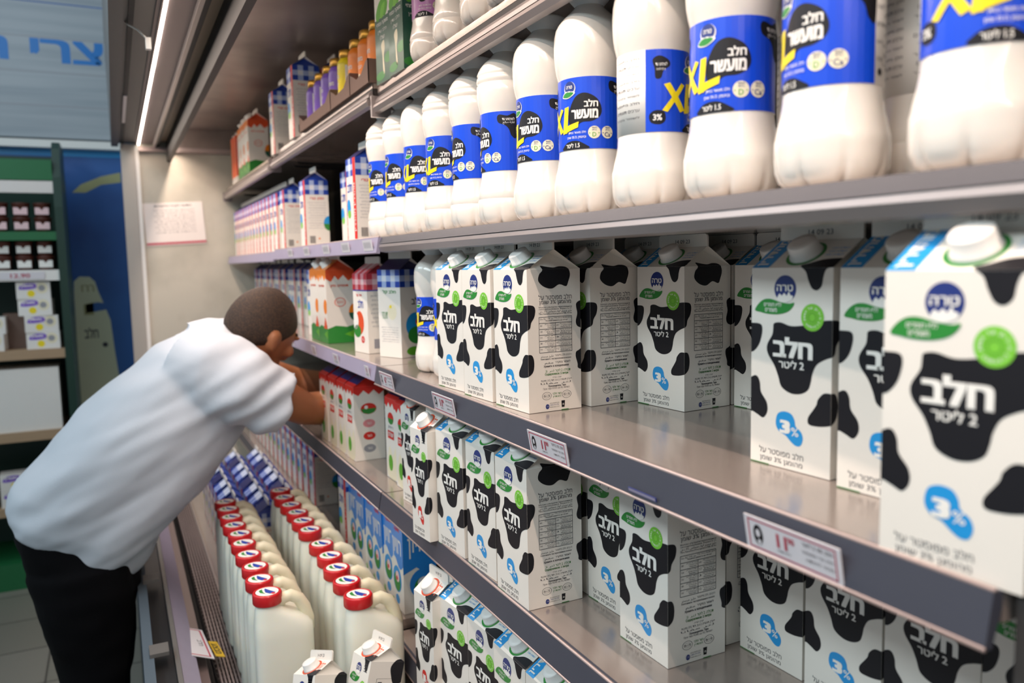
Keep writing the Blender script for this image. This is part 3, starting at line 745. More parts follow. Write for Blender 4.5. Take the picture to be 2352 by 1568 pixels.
big((-.288, -.060), 2, Z1, 'cow-print carton set back and overlapped by the carton beside it on the second shelf down', G1)
big((-.157, -.091), 1, Z1, 'cow-print carton standing forward alone with dark shelf floor around it', G1)
big((-.171, .010), 2, Z1, 'cow-print carton mostly hidden behind the forward lone carton', G1)
big((-.060, .028), 2, Z1, 'leftmost cow-print carton of the shaded row under the blurred price tag', G1)
big((.050, .026), 2, Z1, 'middle cow-print carton of the shaded row under the blurred price tag', G1)
big((.157, .026), 2, Z1, 'right cow-print carton of the shaded row, cropped by the bottom edge', G1)
big((.264, .022), 2, Z1, 'cow-print carton in the bottom right corner beyond the end of the main rail', G1)
GS = 'small cow-print 1 percent cartons'
small((-.692, -.194), 6, Z1, '1 percent cow-print carton with orange-ringed cap standing forward under the main shelf', GS)
small((-.905, -.142), 6, Z1, '1 percent cow-print carton with red blob beside the red-scalloped cartons', GS)
small((-.80, -.085), 4, Z1, 'small cow-print carton tucked behind the forward 1 percent carton', GS)
G0 = 'cow-print cartons on the lowest shelf'
small((-.668, -.205), 8, Z0, '1 percent cow-print carton on the lowest shelf beside the blue cartons', GS)
small((-.752, -.105), 4, Z0, '1 percent cow-print carton half hidden between blue cartons and its neighbour', GS)
big((-.605, -.180), 7, Z0, 'leftmost cow-print 2 litre carton on the lowest shelf', G0)
big((-.503, -.168), 4, Z0, 'second cow-print 2 litre carton from the left on the lowest shelf', G0)
big((-.397, -.168), 2, Z0, 'third cow-print 2 litre carton from the left on the lowest shelf', G0)
big((-.291, -.166), 2, Z0, 'rightmost cow-print carton on the lowest shelf, only its roof inside the picture', G0)
for loc, rot, lab in (((-.672, -.408, ZD+.030), (R(-20), R(-16), R(24)), 'crumpled cow-print carton tipped over beside the milk jugs, nearest the aisle'),
                      ((-.672, -.322, ZD+.050), (R(-18), R(-6), R(12)), 'dented cow-print carton leaning beside the milk jugs under the shelf corner')):
    place('small', make_cow_small, loc, rot, lab, 'milk carton', 'tipped cartons on the deck')

# ------------------------------------------------------------------ other cartons
def checks(c, pan, v0, v1, cols, rows, dark, pale):
    a = c.art; w = pan.w/cols; h = (v1-v0)/rows
    a.rect(pan, 0, v0, pan.w, v1, pale, 1)
    for i in range(cols):
        for j in range(rows):
            if i % 2 == 0 or j % 2 == 0:
                mid = 'ink_check_rose' if 'red' in dark else 'ink_check_mid'
                a.rect(pan, i*w, v0+j*h, (i+1)*w, v0+(j+1)*h, dark if i % 2 == 0 and j % 2 == 0 else mid, 2)
def rows_of_text(c, pan, v0, v1, n, m='ink_grey', x0=.12, x1=.88):
    for k in range(n):
        v = v1-(v1-v0)*k/n
        c.art.text(pan, heb(('חלב טרי מפוסטר ומהומגן', 'לשמור בקירור עד ארבע מעלות', 'ערכים תזונתיים למאה מיליליטר')[k % 3]), pan.w*(x0+.05*(k % 2)), v-(v1-v0)/n*.62, pan.w*x1, v, m, 1, 0, 1)
def make_check(dark='ink_check_blue', pale='ink_check_pale', stripe='ink_red', round_m='ink_cyan', roof='ink_deep_navy', W=.072, D=.072, H=.205):
    c = Carton(W, D, H, .027, .016); a = c.art; F, S = c.front, c.right
    checks(c, S, H*.79, H, 5, 3, dark, pale); checks(c, c.left, H*.79, H, 5, 3, dark, pale)
    checks(c, F, H*.79, H, 4, 3, dark, pale)
    (checks(c, c.roof, 0, c.S, 5, 2, dark, pale) if roof == 'checks' else a.rect(c.roof, 0, 0, W, c.S, roof, 1)); a.rect(c.roofb, 0, 0, W, c.S, dark, 1); a.poly(c.gable, c.gable.shape, dark, 1)
    a.rect(F, W*.72, 0, W*1.0, H, stripe, 3)
    a.text(F, heb('מהדרין מהדרין'), W*.78, H*.12, W*.94, H*.7, 'ink_white', 4, .01, rot=90)
    a.disc(F, W*.18, H*.42, W*.2, round_m, 2, ry=H*.1); a.disc(F, W*.22, H*.34, W*.16, 'ink_lime', 3, ry=H*.05)
    a.text(F, heb('חלב'), W*.1, H*.6, W*.6, H*.72, 'ink_check_blue', 2, .03)
    a.text(S, heb('חלב טרי'), S.w*.2, H*.715, S.w*.8, H*.755, 'ink_red', 2, .02)
    rows_of_text(c, S, H*.26, H*.68, 11)
    a.net([S], [(W+D+D*.24*math.cos(t*.26), H*.36+H*.11*math.sin(t*.26)) for t in range(24)], round_m, 2, 0)
    a.net([S], [(W+D+D*.24*math.cos(t*.13+3.2), H*.36+H*.11*math.sin(t*.13+3.2)) for t in range(24)], 'ink_leaf', 3, 0)
    for k in range(7): a.rect(S, S.w*(.14+.035*k), H*.06, S.w*(.16+.035*k), H*.17, 'ink_text', 2)
    a.disc(S, S.w*.55, H*.13, S.w*.04, 'ink_orange', 2)
    return c.finish('milk_carton')
def make_orange(H=.205):
    W, D = .095, .080
    c = Carton(W, D, H, .03, .017); a = c.art
    for p in (c.roof, c.roofb): a.rect(p, 0, 0, p.w, c.S, 'ink_orange', 1)
    a.poly(c.gable, c.gable.shape, 'ink_orange_red', 1)
    for p in (c.front, c.right, c.left):
        w = p.w
        a.poly(p, [(0, H), (0, H*.88), (w*.18, H*.84), (w*.32, H*.92), (w*.44, H*.86), (w*.62, H*.93), (w*.8, H*.85), (w, H*.90), (w, H)], 'ink_orange_red' if p is c.right else 'ink_orange', 1)
        a.poly(p, [(0, 0), (w, 0), (w, H*.25), (w*.7, H*.22), (w*.3, H*.24), (0, H*.2)], 'ink_leaf', 1)
        a.poly(p, [(w*.6, H*.12), (w, H*.06), (w, H*.18)], 'ink_lime_dark', 2)
        a.text(p, heb('תפוזים מיץ'), w*.15, H*.76, w*.8, H*.80, 'ink_orange_red', 2, .02)
    a.net(c.all, [(W+D*1.0+D*.22*math.cos(t*.26), H*.42+H*.12*math.sin(t*.26)) for t in range(24)], 'ink_orange', 2, 0)
    a.net([c.right], [(W+D*1.0+D*.22*math.cos(t*.13+3.2), H*.42+H*.12*math.sin(t*.13+3.2)) for t in range(24)], 'ink_deep_green', 3, 0)
    a.net([c.front], [(W*.85+W*.2*math.cos(t*.26), H*.5+H*.1*math.sin(t*.26)) for t in range(24)], 'ink_orange', 2, 0)
    a.poly(c.front, [(W*.6, H*.2), (W*.78, H*.36), (W*.9, H*.3), (W, H*.2)], 'ink_orange_red', 2)
    a.ring(c.right, D*.48, H*.56, D*.17, D*.2, 'ink_orange_red', 1, ry=.8)
    a.text(c.right, heb('טעם'), D*.36, H*.545, D*.6, H*.58, 'ink_orange_red', 1)
    return c.finish('juice_carton', True, None, .5, .016, .017)
def make_red_check():
    c = Carton(.085, .075, .195, .026, .016); a = c.art; W, D, H = c.W, c.D, c.H
    for p in (c.front, c.right, c.left):
        checks(c, p, H*.80, H, 5, 3, 'ink_check_red', 'ink_check_pink'); a.rect(p, 0, H*.785, p.w, H*.80, 'ink_check_blue', 1)
    for p in (c.roof, c.roofb): checks(c, p, 0, c.S, 5, 2, 'ink_check_red', 'ink_check_pink')
    a.poly(c.gable, c.gable.shape, 'ink_check_red', 1)
    a.text(c.front, heb('חלב'), W*.34, H*.57, W*.72, H*.68, 'ink_check_blue', 2, .02); a.text(c.front, heb('חלב קל'), W*.24, H*.71, W*.64, H*.75, 'ink_red', 2, .03)
    a.disc(c.front, W*.42, H*.38, W*.30, 'ink_orange_red', 1, ry=H*.15); a.disc(c.front, W*.25, H*.27, W*.25, 'ink_leaf', 2, ry=H*.08); a.disc(c.front, W*.14, H*.4, W*.2, 'ink_white', 2, ry=H*.11)
    a.disc(c.front, W*.62, H*.17, W*.12, 'ink_red', 2, ry=H*.045); a.text(c.front, '1%', W*.55, H*.15, W*.69, H*.19, 'ink_white', 3)
    rows_of_text(c, c.right, H*.3, H*.74, 8); a.rect(c.right, D*.2, H*.06, D*.75, H*.18, 'ink_grey', 1)
    return c.finish('milk_carton')
def make_plain_check():
    c = Carton(.080, .075, .205, .026, .017); a = c.art; W, D, H = c.W, c.D, c.H
    for p in (c.front, c.right, c.left): checks(c, p, H*.80, H*1.0, 5, 3, 'ink_check_blue', 'ink_check_pale')
    a.rect(c.roof, 0, 0, W, c.S, 'ink_deep_navy', 1); a.poly(c.gable, c.gable.shape, 'ink_deep_navy', 1)
    a.text(c.front, heb('חלב קל'), W*.22, H*.72, W*.82, H*.77, 'ink_leaf', 1, .03); a.disc(c.front, W*.62, H*.52, W*.2, 'ink_cream', 1, ry=H*.09); a.disc(c.front, W*.56, H*.58, W*.05, 'ink_yellow', 2)
    a.text(c.front, heb('חדש מהיר'), W*.15, H*.44, W*.42, H*.52, 'ink_leaf', 1)
    rows_of_text(c, c.front, H*.16, H*.35, 7)
    a.text(c.right, heb('חלב'), D*.45, H*.6, D*.9, H*.68, 'ink_text', 1, .02); a.disc(c.right, D*.6, H*.36, D*.4, 'ink_cyan', 1, ry=H*.15); a.disc(c.right, D*.65, H*.25, D*.38, 'ink_leaf', 2, ry=H*.1); a.disc(c.right, D*.75, H*.4, D*.16, 'ink_red', 3)
    a.disc(c.right, D*.5, H*.07, D*.3, 'ink_lime_dark', 2, ry=H*.05)
    return c.finish('milk_carton')
def make_scallop():
    W, D, H = .075, .080, .190
    c = Carton(W, D, H, .026, .017); a = c.art
    a.rect(c.roof, 0, 0, W, c.S, 'ink_deep_navy', 1); a.rect(c.roof, 0, 0, W, c.S*.25, 'ink_red', 2); a.poly(c.gable, c.gable.shape, 'ink_red', 1)
    for p in (c.front, c.right, c.left):
        w = p.w
        a.poly(p, smooth_poly([(0, H*.999), (0, H*.92), (w*.16, H*.89), (w*.33, H*.95), (w*.5, H*.90), (w*.67, H*.95), (w*.84, H*.89), (w, H*.92), (w, H*.999)], 2) if 0 else [(0, H), (0, H*.92), (w*.16, H*.88), (w*.33, H*.95), (w*.5, H*.89), (w*.67, H*.95), (w*.84, H*.88), (w, H*.93), (w, H)], 'ink_red', 1)
    F, S = c.front, c.right
    a.disc(F, W*.5, H*.76, W*.26, 'ink_red', 1, ry=H*.07); a.poly(F, [(W*.25, H*.755), (W*.75, H*.755), (W*.68, H*.70), (W*.5, H*.68), (W*.32, H*.70)], 'ink_leaf', 2)
    a.rect(F, W*.2, H*.5, W*.75, H*.6, 'ink_red', 1); a.text(F, heb('יוגורט'), W*.26, H*.53, W*.7, H*.58, 'ink_white', 2, .02); a.text(F, heb('רוויון'), W*.25, H*.62, W*.7, H*.66, 'ink_grey', 1, .02)
    a.poly(F, smooth_poly([(W*.1, H*.04), (W*.3, H*.4), (W*.6, H*.3), (W*.9, H*.42), (W*.95, H*.04)], 4), 'ink_cream', 1); a.disc(F, W*.4, H*.2, W*.18, 'ink_lime_dark', 2, ry=H*.1)
    a.disc(S, D*.48, H*.70, D*.26, 'ink_red', 1, ry=H*.075); a.poly(S, [(D*.22, H*.70), (D*.74, H*.70), (D*.66, H*.645), (D*.48, H*.625), (D*.3, H*.645)], 'ink_leaf', 2); a.disc(S, D*.40, H*.72, D*.06, 'ink_white', 3)
    for v, m in ((.50, 'ink_pink'), (.33, 'ink_red'), (.16, 'ink_grey')):
        a.disc(S, D*.48, H*v, D*.20, m, 1, ry=H*.055); a.text(S, heb('כשר'), D*.4, H*(v-.015), D*.56, H*(v+.015), 'ink_white', 2)
    return c.finish('yogurt_drink_carton')
def make_blue():
    W, D, H = .078, .078, .215
    c = Carton(W, D, H, .026, .016); a = c.art; F, S = c.front, c.right
    for p in (c.roof, c.roofb): a.rect(p, 0, 0, W, c.S, 'ink_sky', 1)
    a.poly(c.gable, c.gable.shape, 'ink_sky', 1)
    a.poly(F, [(0, H*.5)] + [(W*t/8, H*(.5+.05*math.sin(t*.8))) for t in range(9)] + [(W, H), (0, H)], 'ink_sky', 1)
    a.poly(S, [(0, H*.42), (D*.4, H*.48), (D*.8, H*.36), (D, H*.36), (D, H), (0, H)], 'ink_sky', 1)
    a.text(F, heb('רוויון'), W*.12, H*.54, W*.86, H*.76, 'ink_white', 2, .02); a.text(F, heb('משקה'), W*.3, H*.83, W*.75, H*.88, 'ink_red', 2, .03)
    a.disc(F, W*.46, H*.32, W*.36, 'ink_cyan', 2, ry=H*.14); a.disc(F, W*.45, H*.29, W*.28, 'ink_leaf', 3, ry=H*.1); a.disc(F, W*.5, H*.35, W*.16, 'ink_check_pink', 4, ry=H*.06); a.disc(F, W*.46, H*.33, W*.07, 'ink_red', 5)
    a.disc(F, W*.45, H*.1, W*.17, 'ink_cyan', 2, ry=H*.05); a.poly(F, [(0, 0), (W*.14, 0), (W*.1, H*.07), (0, H*.08)], 'ink_lime', 2)
    a.text(S, heb('רוויון'), D*.15, H*.58, D*.85, H*.8, 'ink_white', 2, .01); a.disc(S, D*.6, H*.3, D*.42, 'ink_sky', 1, ry=H*.16); a.disc(S, D*.62, H*.27, D*.3, 'ink_leaf', 2, ry=H*.1); a.disc(S, D*.62, H*.31, D*.2, 'ink_check_pale', 3, ry=H*.06)
    return c.finish('yogurt_drink_carton')
chk = lambda fl, ang, z, lab, g: put('check', make_check, fl, ang, .072, .072, z, lab, g)
GC3 = 'checked cartons on the upper shelf'
xs = [-3.45+.083*k for k in range(13)] + [-2.378, -2.245, -1.905, -1.622, -1.33]
for k, x in enumerate(xs):
    lab = 'blue-checked carton with red stripe on the upper lilac shelf, %s from the end wall' % ORD[k]
    if k == 15: lab = 'blue-checked carton showing its whole printed side in the middle of the upper lilac shelf'
    if k == 17: lab = 'blue-checked carton with tall red stripe right beside the blue-label bottles'
    chk((x, -.125 if k != 16 else -.065), 2+rnd.uniform(-1, 1), Z3, lab, GC3)
chk((-1.745, -.025), 2, Z3, 'shaded blue-checked carton set back behind the upper row', GC3)
chk((-1.43, .0), 2, Z3, 'blue-checked carton deep in shade left of the one beside the bottles', GC3)
GC2 = 'checked cartons behind the man'
for k in range(15):
    x = -3.40+.098*k+(.0 if k < 8 else .02)
    chk((x, -.05+.004*(k % 3)), 1, Z2, 'shaded blue-checked carton above the stooping man, %s from the end wall on the main shelf' % ORD[k], GC2)
chk((-1.90, -.115), 2, Z2, 'blue-checked carton with red stripe directly left of the orange-roofed cartons', GC2)
put('orange', make_orange, (-1.745, -.140), 1, .095, .08, Z2, 'orange-roofed juice carton on the main shelf, the left one of the pair', 'orange-roofed cartons')
put('orange', make_orange, (-1.632, -.142), 1, .095, .08, Z2, 'orange-roofed juice carton on the main shelf with its green-bottomed side showing', 'orange-roofed cartons')
put('redcheck', make_red_check, (-1.300, -.128), 8, .085, .075, Z2, 'white carton with red-checked top beside the orange-roofed juice', 'checked cartons')
put('plaincheck', make_plain_check, (-1.150, -.108), 22, .080, .075, Z2, 'white carton with blue-checked top and green lettering beside the milk bottles', 'checked cartons')
GP = 'red-scalloped cartons'
for k, (x, y) in enumerate(((-1.625, -.150), (-1.530, -.148), (-1.442, -.146), (-1.355, -.145))):
    put('scallop', make_scallop, (x, y), 1.5, .075, .08, Z1, 'white carton with red scalloped top, %s' % ('farthest of the four by the man\'s hands', 'second from the man\'s hands', 'third from the man\'s hands', 'nearest of the four with round seals on its side')[k], GP)
for k, (x, y) in enumerate(((-1.235, -.045), (-1.105, -.115), (-1.015, -.120))):
    put('scallop', make_scallop, (x, y), 2, .075, .08, Z1, 'red-scalloped white carton half hidden %s' % ('behind the nearest scalloped carton', 'in the gap left of the small cow-print cartons', 'against the first small cow-print carton')[k], GP)
for k in range(5):
    put('redcheck', make_red_check, (-2.30+.115*k, .10), 1, .085, .075, Z1, 'red-checked carton deep under the main shelf behind the man\'s arms, %s from the left' % ORD[k], 'red-checked cartons')
GC0 = 'checked cartons on the lowest shelf'
for k in range(15):
    chk((-3.30+.0965*k, -.125), 2, Z0L, 'blue-checked carton on the lowest shelf, %s from the end wall' % ORD[k], GC0)
chk((-1.500, -.138), 2, Z0L, 'blue-checked carton with red stripe touching the first blue carton', GC0)
for k in range(6):
    put('blue', make_blue, (-1.425+.0775*k+(.002 if k % 2 else 0), -.128-.004*(k % 2)), 1+rnd.uniform(-1, 1), .078-.002, .078, Z0L,
        'bright blue yogurt carton on the lowest shelf, %s' % ('%s from the left' % ORD[k] if k < 5 else 'nearest one with its blue side showing'), 'bright blue cartons')
for k in range(24):
    i, j = k % 3, k//3
    put(*(('checkdeck', lambda: make_check(roof='checks')) if (i*2+j) % 3 else ('check', make_check)), (-2.66+.108*j, -.400+.085*i), 0, .072, .072, ZD,
        'blue-checked carton on the bottom deck, %s row from the aisle, %s from the far end' % (ORD[i], ORD[j]), 'checked cartons on the bottom deck')
# top shelf
put('orange', make_orange, (-2.79, -.155), 1, .095, .08, ZTL-.008, 'orange-roofed juice carton on the top shelf beside the checked carton', 'orange-roofed cartons')
put('orange', make_orange, (-2.90, -.155), 1, .095, .08, ZTL-.008, 'orange-roofed juice carton on the top shelf, middle of its group', 'orange-roofed cartons')
put('orange', make_orange, (-3.01, -.152), 1, .095, .08, ZTL-.008, 'orange-roofed juice carton on the top shelf next to the dark orange pack', 'orange-roofed cartons')
def make_brick(main, name='drink_carton', W=.07, D=.07, H=.2):
    m = MB(); m.box((-W/2, -D/2, 0), (W/2, D/2, H), 'carton_board'); a = Art(m)
    f = Panel((-W/2, -D/2, 0), (1,0,0), (0,0,1), W, H); s = Panel((W/2, -D/2, 0), (0,1,0), (0,0,1), D, H); r = empty(name)
    if main == 'orange':
        for p in (f, s): a.rect(p, 0, H*.12, p.w, H, 'ink_orange_red', 1); a.text(p, heb('מיץ'), p.w*.2, H*.03, p.w*.8, H*.09, 'ink_grey', 1)
        a.rect(f, 0, H*.1, W*.25, H*.95, 'ink_orange', 2)
    else:
        for p in (f, s):
            a.rect(p, 0, 0, p.w, H*.72, 'ink_deep_green', 1)
            a.poly(p, smooth_poly([(p.w*.2, H*.70), (p.w*.1, H*.78), (p.w*.35, H*.9), (p.w*.7, H*.92), (p.w*.9, H*.84), (p.w*.75, H*.72), (p.w*.5, H*.74)], 4), 'ink_lime_dark', 2)
            a.poly(p, smooth_poly([(p.w*.4, H*.73), (p.w*.5, H*.84), (p.w*.75, H*.86), (p.w*.6, H*.72)], 4), 'ink_lime', 3)
            a.text(p, heb('משקה צמחי'), p.w*.12, H*.63, p.w*.9, H*.68, 'ink_white', 2, .02); a.text(p, heb('חלב עדין'), p.w*.2, H*.55, p.w*.8, H*.6, 'ink_white', 2); a.text(p, heb('שלו'), p.w*.35, H*.48, p.w*.65, H*.53, 'ink_white', 2)
            a.poly(p, smooth_poly([(p.w*.5, H*.1), (p.w*.46, H*.3), (p.w*.4, H*.42), (p.w*.6, H*.46), (p.w*.64, H*.36), (p.w*.56, H*.28), (p.w*.6, H*.1)], 4), 'ink_cream', 2)
            a.disc(p, p.w*.85, H*.25, p.w*.25, 'ink_leaf', 2, ry=H*.06); a.disc(p, p.w*.3, H*.08, p.w*.3, 'ink_leaf', 2, ry=H*.05)
    m.build('carton_body', r, recalc=False)
    t = MB(); t.box((-W/2, -.001, H), (W/2, .001, H+.006), 'carton_board'); t.lathe([(.012, H), (.012, H+.012), (.010, H+.014), (.004, H+.014)], 'cap_white', (0, -D*.28, 0), 20)
    t.build('screw_cap', r)
    return r
for k in range(2):
    place('brick_o', lambda: make_brick('orange'), (-3.20+.085*k, -.115, ZTL-.007), (0, 0, 0), 'dark orange drink pack on the top shelf, %s the end wall' % ('nearest', 'second from')[k], 'drink carton', 'dark orange drink packs')
for k in range(2):
    place('brick_g', lambda: make_brick('green', W=.080, D=.06, H=.178), (-.940+.086*k, -.112, ZT+.0005), (0, 0, R(4-2*k)), 'dark green drink pack on the top shelf %s' % ('beside the brown trays', 'beside the pink-label bottle')[k], 'drink carton', 'dark green drink packs')
GCT = 'checked cartons on the top shelf'
mk_tall = lambda: make_check(H=.209, W=.08, D=.08)
put('check', make_check, (-2.19, -.155), 1, .072, .072, ZTL-.008, 'blue-checked carton with red stripe on the top shelf beside the orange-roofed cartons', GCT)
put('checktall', mk_tall, (-1.868, -.155), 1, .08, .08, ZTL, 'tall blue-checked carton with red stripe on the top shelf left of the purple bottles', GCT)
put('checktall', mk_tall, (-1.868, -.066), 1, .08, .08, ZTL, 'blue-checked carton half hidden behind the purple bottles on the top shelf', GCT)
# ------------------------------------------------------------------ bottles
def bottle_label(r0, z0, h, main, big):
    m = MB(); P = Drum(r0, z0, h); a = Art(m)
    n = 48; ring = lambda z, rr: [(rr*math.sin(2*math.pi*i/n), -rr*math.cos(2*math.pi*i/n), z) for i in range(n)]
    m.loft([ring(z0, r0-.0008), ring(z0, r0), ring(z0+h, r0), ring(z0+h, r0-.0008)], 'ink_white', True, False)
    u0, u1 = -.080, .060
    a.rect(P, u0, 0, u1, h, main, 1)
    X = lambda t: u0+t
    k = h/.089
    pl = lambda L, mm, l=2: a.poly(P, [(X(x), y*k) for x, y in L], mm, l, curve=4)
    tx = lambda t, x0, y0, x1, y1, mm, l=4, b=0., r=2: a.text(P, t, X(x0), y0*k, X(x1), y1*k, mm, l, b, r)
    pl([(.008,.078),(.016,.082),(.026,.077),(.027,.071),(.020,.066),(.017,.058),(.011,.058),(.010,.068)], 'ink_black')
    tx(heb('לשימוש עד'), .011, .071, .024, .075, 'ink_white'); tx(heb('צאלח לגאיה'), .012, .066, .022, .069, 'ink_white')
    pl([(.058,.030),(.056,.042),(.060,.055),(.068,.066),(.080,.069),(.094,.062),(.100,.050),(.098,.040),(.088,.034),(.075,.033),(.066,.028)], 'ink_black')
    tx(heb('חלב'), .078, .0515, .0955, .0605, 'ink_white', 4, .03); tx(heb('מועשר' if big else 'דל לקטוז'), .061, .0375, .0955, .049, 'ink_white', 4, .04)
    if big:
        # brush-painted XL
        for q in ([(.020,.051),(.027,.053),(.047,.024),(.040,.021)], [(.042,.053),(.047,.051),(.024,.021),(.018,.023)], [(.050,.053),(.057,.054),(.054,.021),(.046,.021)], [(.047,.028),(.047,.020),(.070,.027),(.071,.034)]):
            a.poly(P, [(X(x), y*k) for x, y in q], 'ink_yellow', 5)
        pl([(.004,.018),(.010,.023),(.020,.022),(.022,.013),(.016,.008),(.006,.010)], 'ink_black'); tx('3%', .008, .012, .018, .019, 'ink_white', 4, .03)
    cx, cy = X(.056), .076*k
    a.disc(P, cx+.002, cy, .0088, 'ink_white', 3); a.disc(P, cx+.002, cy+.001, .0078, 'ink_navy', 4); tx(heb('טרה'), .0535, .0755, .0625, .0795, 'ink_white', 5, .02)
    pl([(.046,.066),(.049,.071),(.055,.073),(.066,.071),(.063,.067),(.055,.064)], 'ink_white', 4); pl([(.047,.0665),(.050,.0705),(.055,.0718),(.064,.0705),(.061,.067),(.055,.065)], 'ink_leaf', 5)
    pl([(.110,.080),(.114,.084),(.126,.082),(.139,.084),(.1395,.05),(.132,.052),(.128,.062),(.122,.068),(.112,.072)], 'ink_black')
    tx(heb('לשימוש עד'), .118, .075, .137, .0795, 'ink_white', 4, .01); tx('\ufea2\ufedf\ufe8e\ufebb \ufe94\ufef3\ufe8e\ufed0\ufedf', .119, .069, .137, .074, 'ink_white', 4)
    for cx2, t, mm in ((.0905, 'D', 'ink_lime_dark'), (.1075, 'Ca', 'ink_navy')):
        a.disc(P, X(cx2), .020*k, .0078, 'ink_cream', 3); tx(t, cx2-.004*(.6 if t == 'D' else 1), .0145, cx2+.004*(.6 if t == 'D' else 1), .020, mm, 4, .01)
        tx(heb('מועשר'), cx2-.0035, .0245, cx2+.0035, .0265, 'ink_navy', 4, .01); tx(heb('בסידן'), cx2-.003, .0215, cx2+.003, .0235, 'ink_navy', 4, 0)
        for s_ in (-1, 1): a.disc(P, X(cx2+s_*.0058), .019*k, .0007, mm, 4, n=8)
    tx(heb('חלב מועשר בסידן'), .056, .0185, .080, .0225, 'ink_white', 4, .01); tx(heb('ובויטמין D, 3% שומן'), .054, .0125, .080, .0165, 'ink_white', 4, .01)
    pl([(.046,.0002),(.048,.006),(.056,.010),(.068,.0105),(.078,.006),(.083,.0002)], 'ink_black'); tx(heb('1.5 ליטר' if big else '1 ליטר'), .052, .002, .072, .008, 'ink_white', 4, .02)
    for j in range(9):
        y = .079-.008*j
        for x0, x1 in ((.150, .174), (.180, .206), (-.047, -.007)):
            tx(heb(('חלב מפוסטר', 'ערכים תזונתיים', 'לשמור בקירור')[j % 3]), x0+.003*(j % 2), y, x1, y+.003, 'ink_text', 2, 0, 1)
    for j in range(5):
        tx(heb(('ליום', 'מנה', 'גרם')[j % 3]), .142, .075-.014*j, .1425+.009, .078-.014*j, 'ink_text', 2, 0, 1)
    a.disc(P, X(.147), .010*k, .003, 'ink_black', 2)
    return m
def make_bottle(grooved, label='ink_royal', big=True, s=1.0, labelled=True, cap=True):
    r = empty('milk_bottle')
    m = MB(); z0, h = .083*s, .089*s
    prof = [(.030,.0), (.037,.001), (.0440,.007), (.0474,.016), (.0482,.026)]
    prof += [(.0482,.038), (.0468,.0405), (.0468,.0415), (.0479,.044)] if grooved else [(.0482,.036), (.0481,.0425), (.0474,.0445)]
    prof += [(.0462,.053), (.0440,.063), (.0422,.073), (.0413,.0815), (.0410,.085), (.0410,.170), (.0414,.1725), (.0440,.183)]
    prof += [(.0456,.192), (.0463,.202), (.0464,.2145), (.0449,.2165), (.0449,.2185), (.0464,.2205), (.0462,.2265), (.0447,.2285), (.0447,.2305), (.0456,.2325)] if grooved else [(.0456,.192), (.0464,.204), (.0465,.216), (.0458,.228)]
    prof += [(.0438,.2370), (.0406,.2430), (.0350,.2500), (.0288,.2558), (.0232,.2610), (.0194,.2650), (.0178,.2680), (.0175,.2700), (.0175,.273)]
    prof = [(a*s, b*s) for a, b in prof]
    def feet(q, z, a):
        t = max(0, 1-z/(.033*s)); k = abs(math.sin(4*a))
        d = (1-k)**5
        return q*(1-.085*t*d-.02*t*(1-k)), z+.003*s*d*(1 if z < .012*s else 0)
    def facet(q, z, a):
        q, z = feet(q, z, a)
        if not grooved and .046*s < z < .080*s: q *= 1-.022*abs(math.sin(3*a+.4))**3*math.sin((z/s-.046)/.034*math.pi)
        return q, z
    m.lathe(prof, 'milk_plastic', seg=96, mod=facet)
    m.build('bottle_body', r)
    if labelled: bottle_label(.0417*s, z0, h, label, big).build('bottle_label', r, recalc=False)
    if cap:
        c = MB(); c.lathe([(.0180*s,.265*s), (.0190*s,.268*s), (.0250*s,.2745*s), (.0296*s,.281*s), (.0302*s,.2835*s), (.0288*s,.284*s), (.012*s,.279*s)], 'cap_grey', seg=40); c.build('bottle_cap', r)
    return r
CX, CY = .7106, -.6655
def bottle(key, x, y, z, off, label, group, mk):
    """off: where the middle of the print faces, seen from the aisle"""
    az = math.atan2(CY-y, CX-x)
    return place(key, mk, (x, y, z+.0006), (0, 0, az+math.pi/2+off), label, 'milk bottle', group)
ss = lambda: make_bottle(False, s=.88); sm = lambda: make_bottle(False); gr = lambda: make_bottle(True)
GB = 'blue-label milk bottles in the front row'
row = [(-1.087,-37,1), (-.962,-36,1), (-.840,-17,0), (-.714,-18,1), (-.583,-54,1), (-.463,-62,1), (-.335,-34,0), (-.213,-8,0), (-.075,98,0), (.058,-3,0), (.186,-32,0), (.323,35,0)]
for k, (x, off, g) in enumerate(row):
    lab = 'white milk bottle with blue label, %s from the left in the front row' % ORD[k]
    if k == 8: lab = 'white milk bottle turned to show white text panel and yellow XL side by side'
    if k == 11: lab = 'blurred white milk bottle cropped by the right edge, yellow XL at its top'
    bottle('bg' if g else 'bs', x, -.094, Z3, R(off), lab, GB, gr if g else sm)
for k, (x, off, g) in enumerate(row[:11]):
    bottle('bg' if not g else 'bs', x+.012, .012, Z3, R(165+off*.2), 'white milk bottle barely showing between the bottles of the front row', 'milk bottles of the second row', gr if not g else sm)
bottle('bsmall', -.832, -.085, Z2, R(-25), 'blue-label milk bottle on the main shelf beside the blue-checked carton', 'blue-label milk bottles on the main shelf', ss)
bottle('bsmall', -.728, -.088, Z2, R(10), 'blue-label milk bottle on the main shelf mostly hidden by the leftmost cow-print carton', 'blue-label milk bottles on the main shelf', ss)
pk = lambda: make_bottle(True, 'ink_magenta', False, .92, True, True); pl_ = lambda: make_bottle(True, 'ink_magenta', False, .92, False, True)
GT = 'bottles on the top shelf'
bottle('pink', -.759, -.100, ZT, R(-3), 'milk bottle with pink label and black cow patch beside the green packs', GT, pk)
bottle('pink', -.628, -.104, ZT, R(-38), 'milk bottle with pink label turned aside, right neighbour on the top shelf', GT, pk)
bottle('white', -.500, -.106, ZT, 0, 'unlabelled white milk bottle on the top shelf right of the pink labels', GT, pl_)
bottle('white', -.398, -.108, ZT, R(30), 'unlabelled white milk bottle at the top shelf edge, farthest right', GT, pl_)

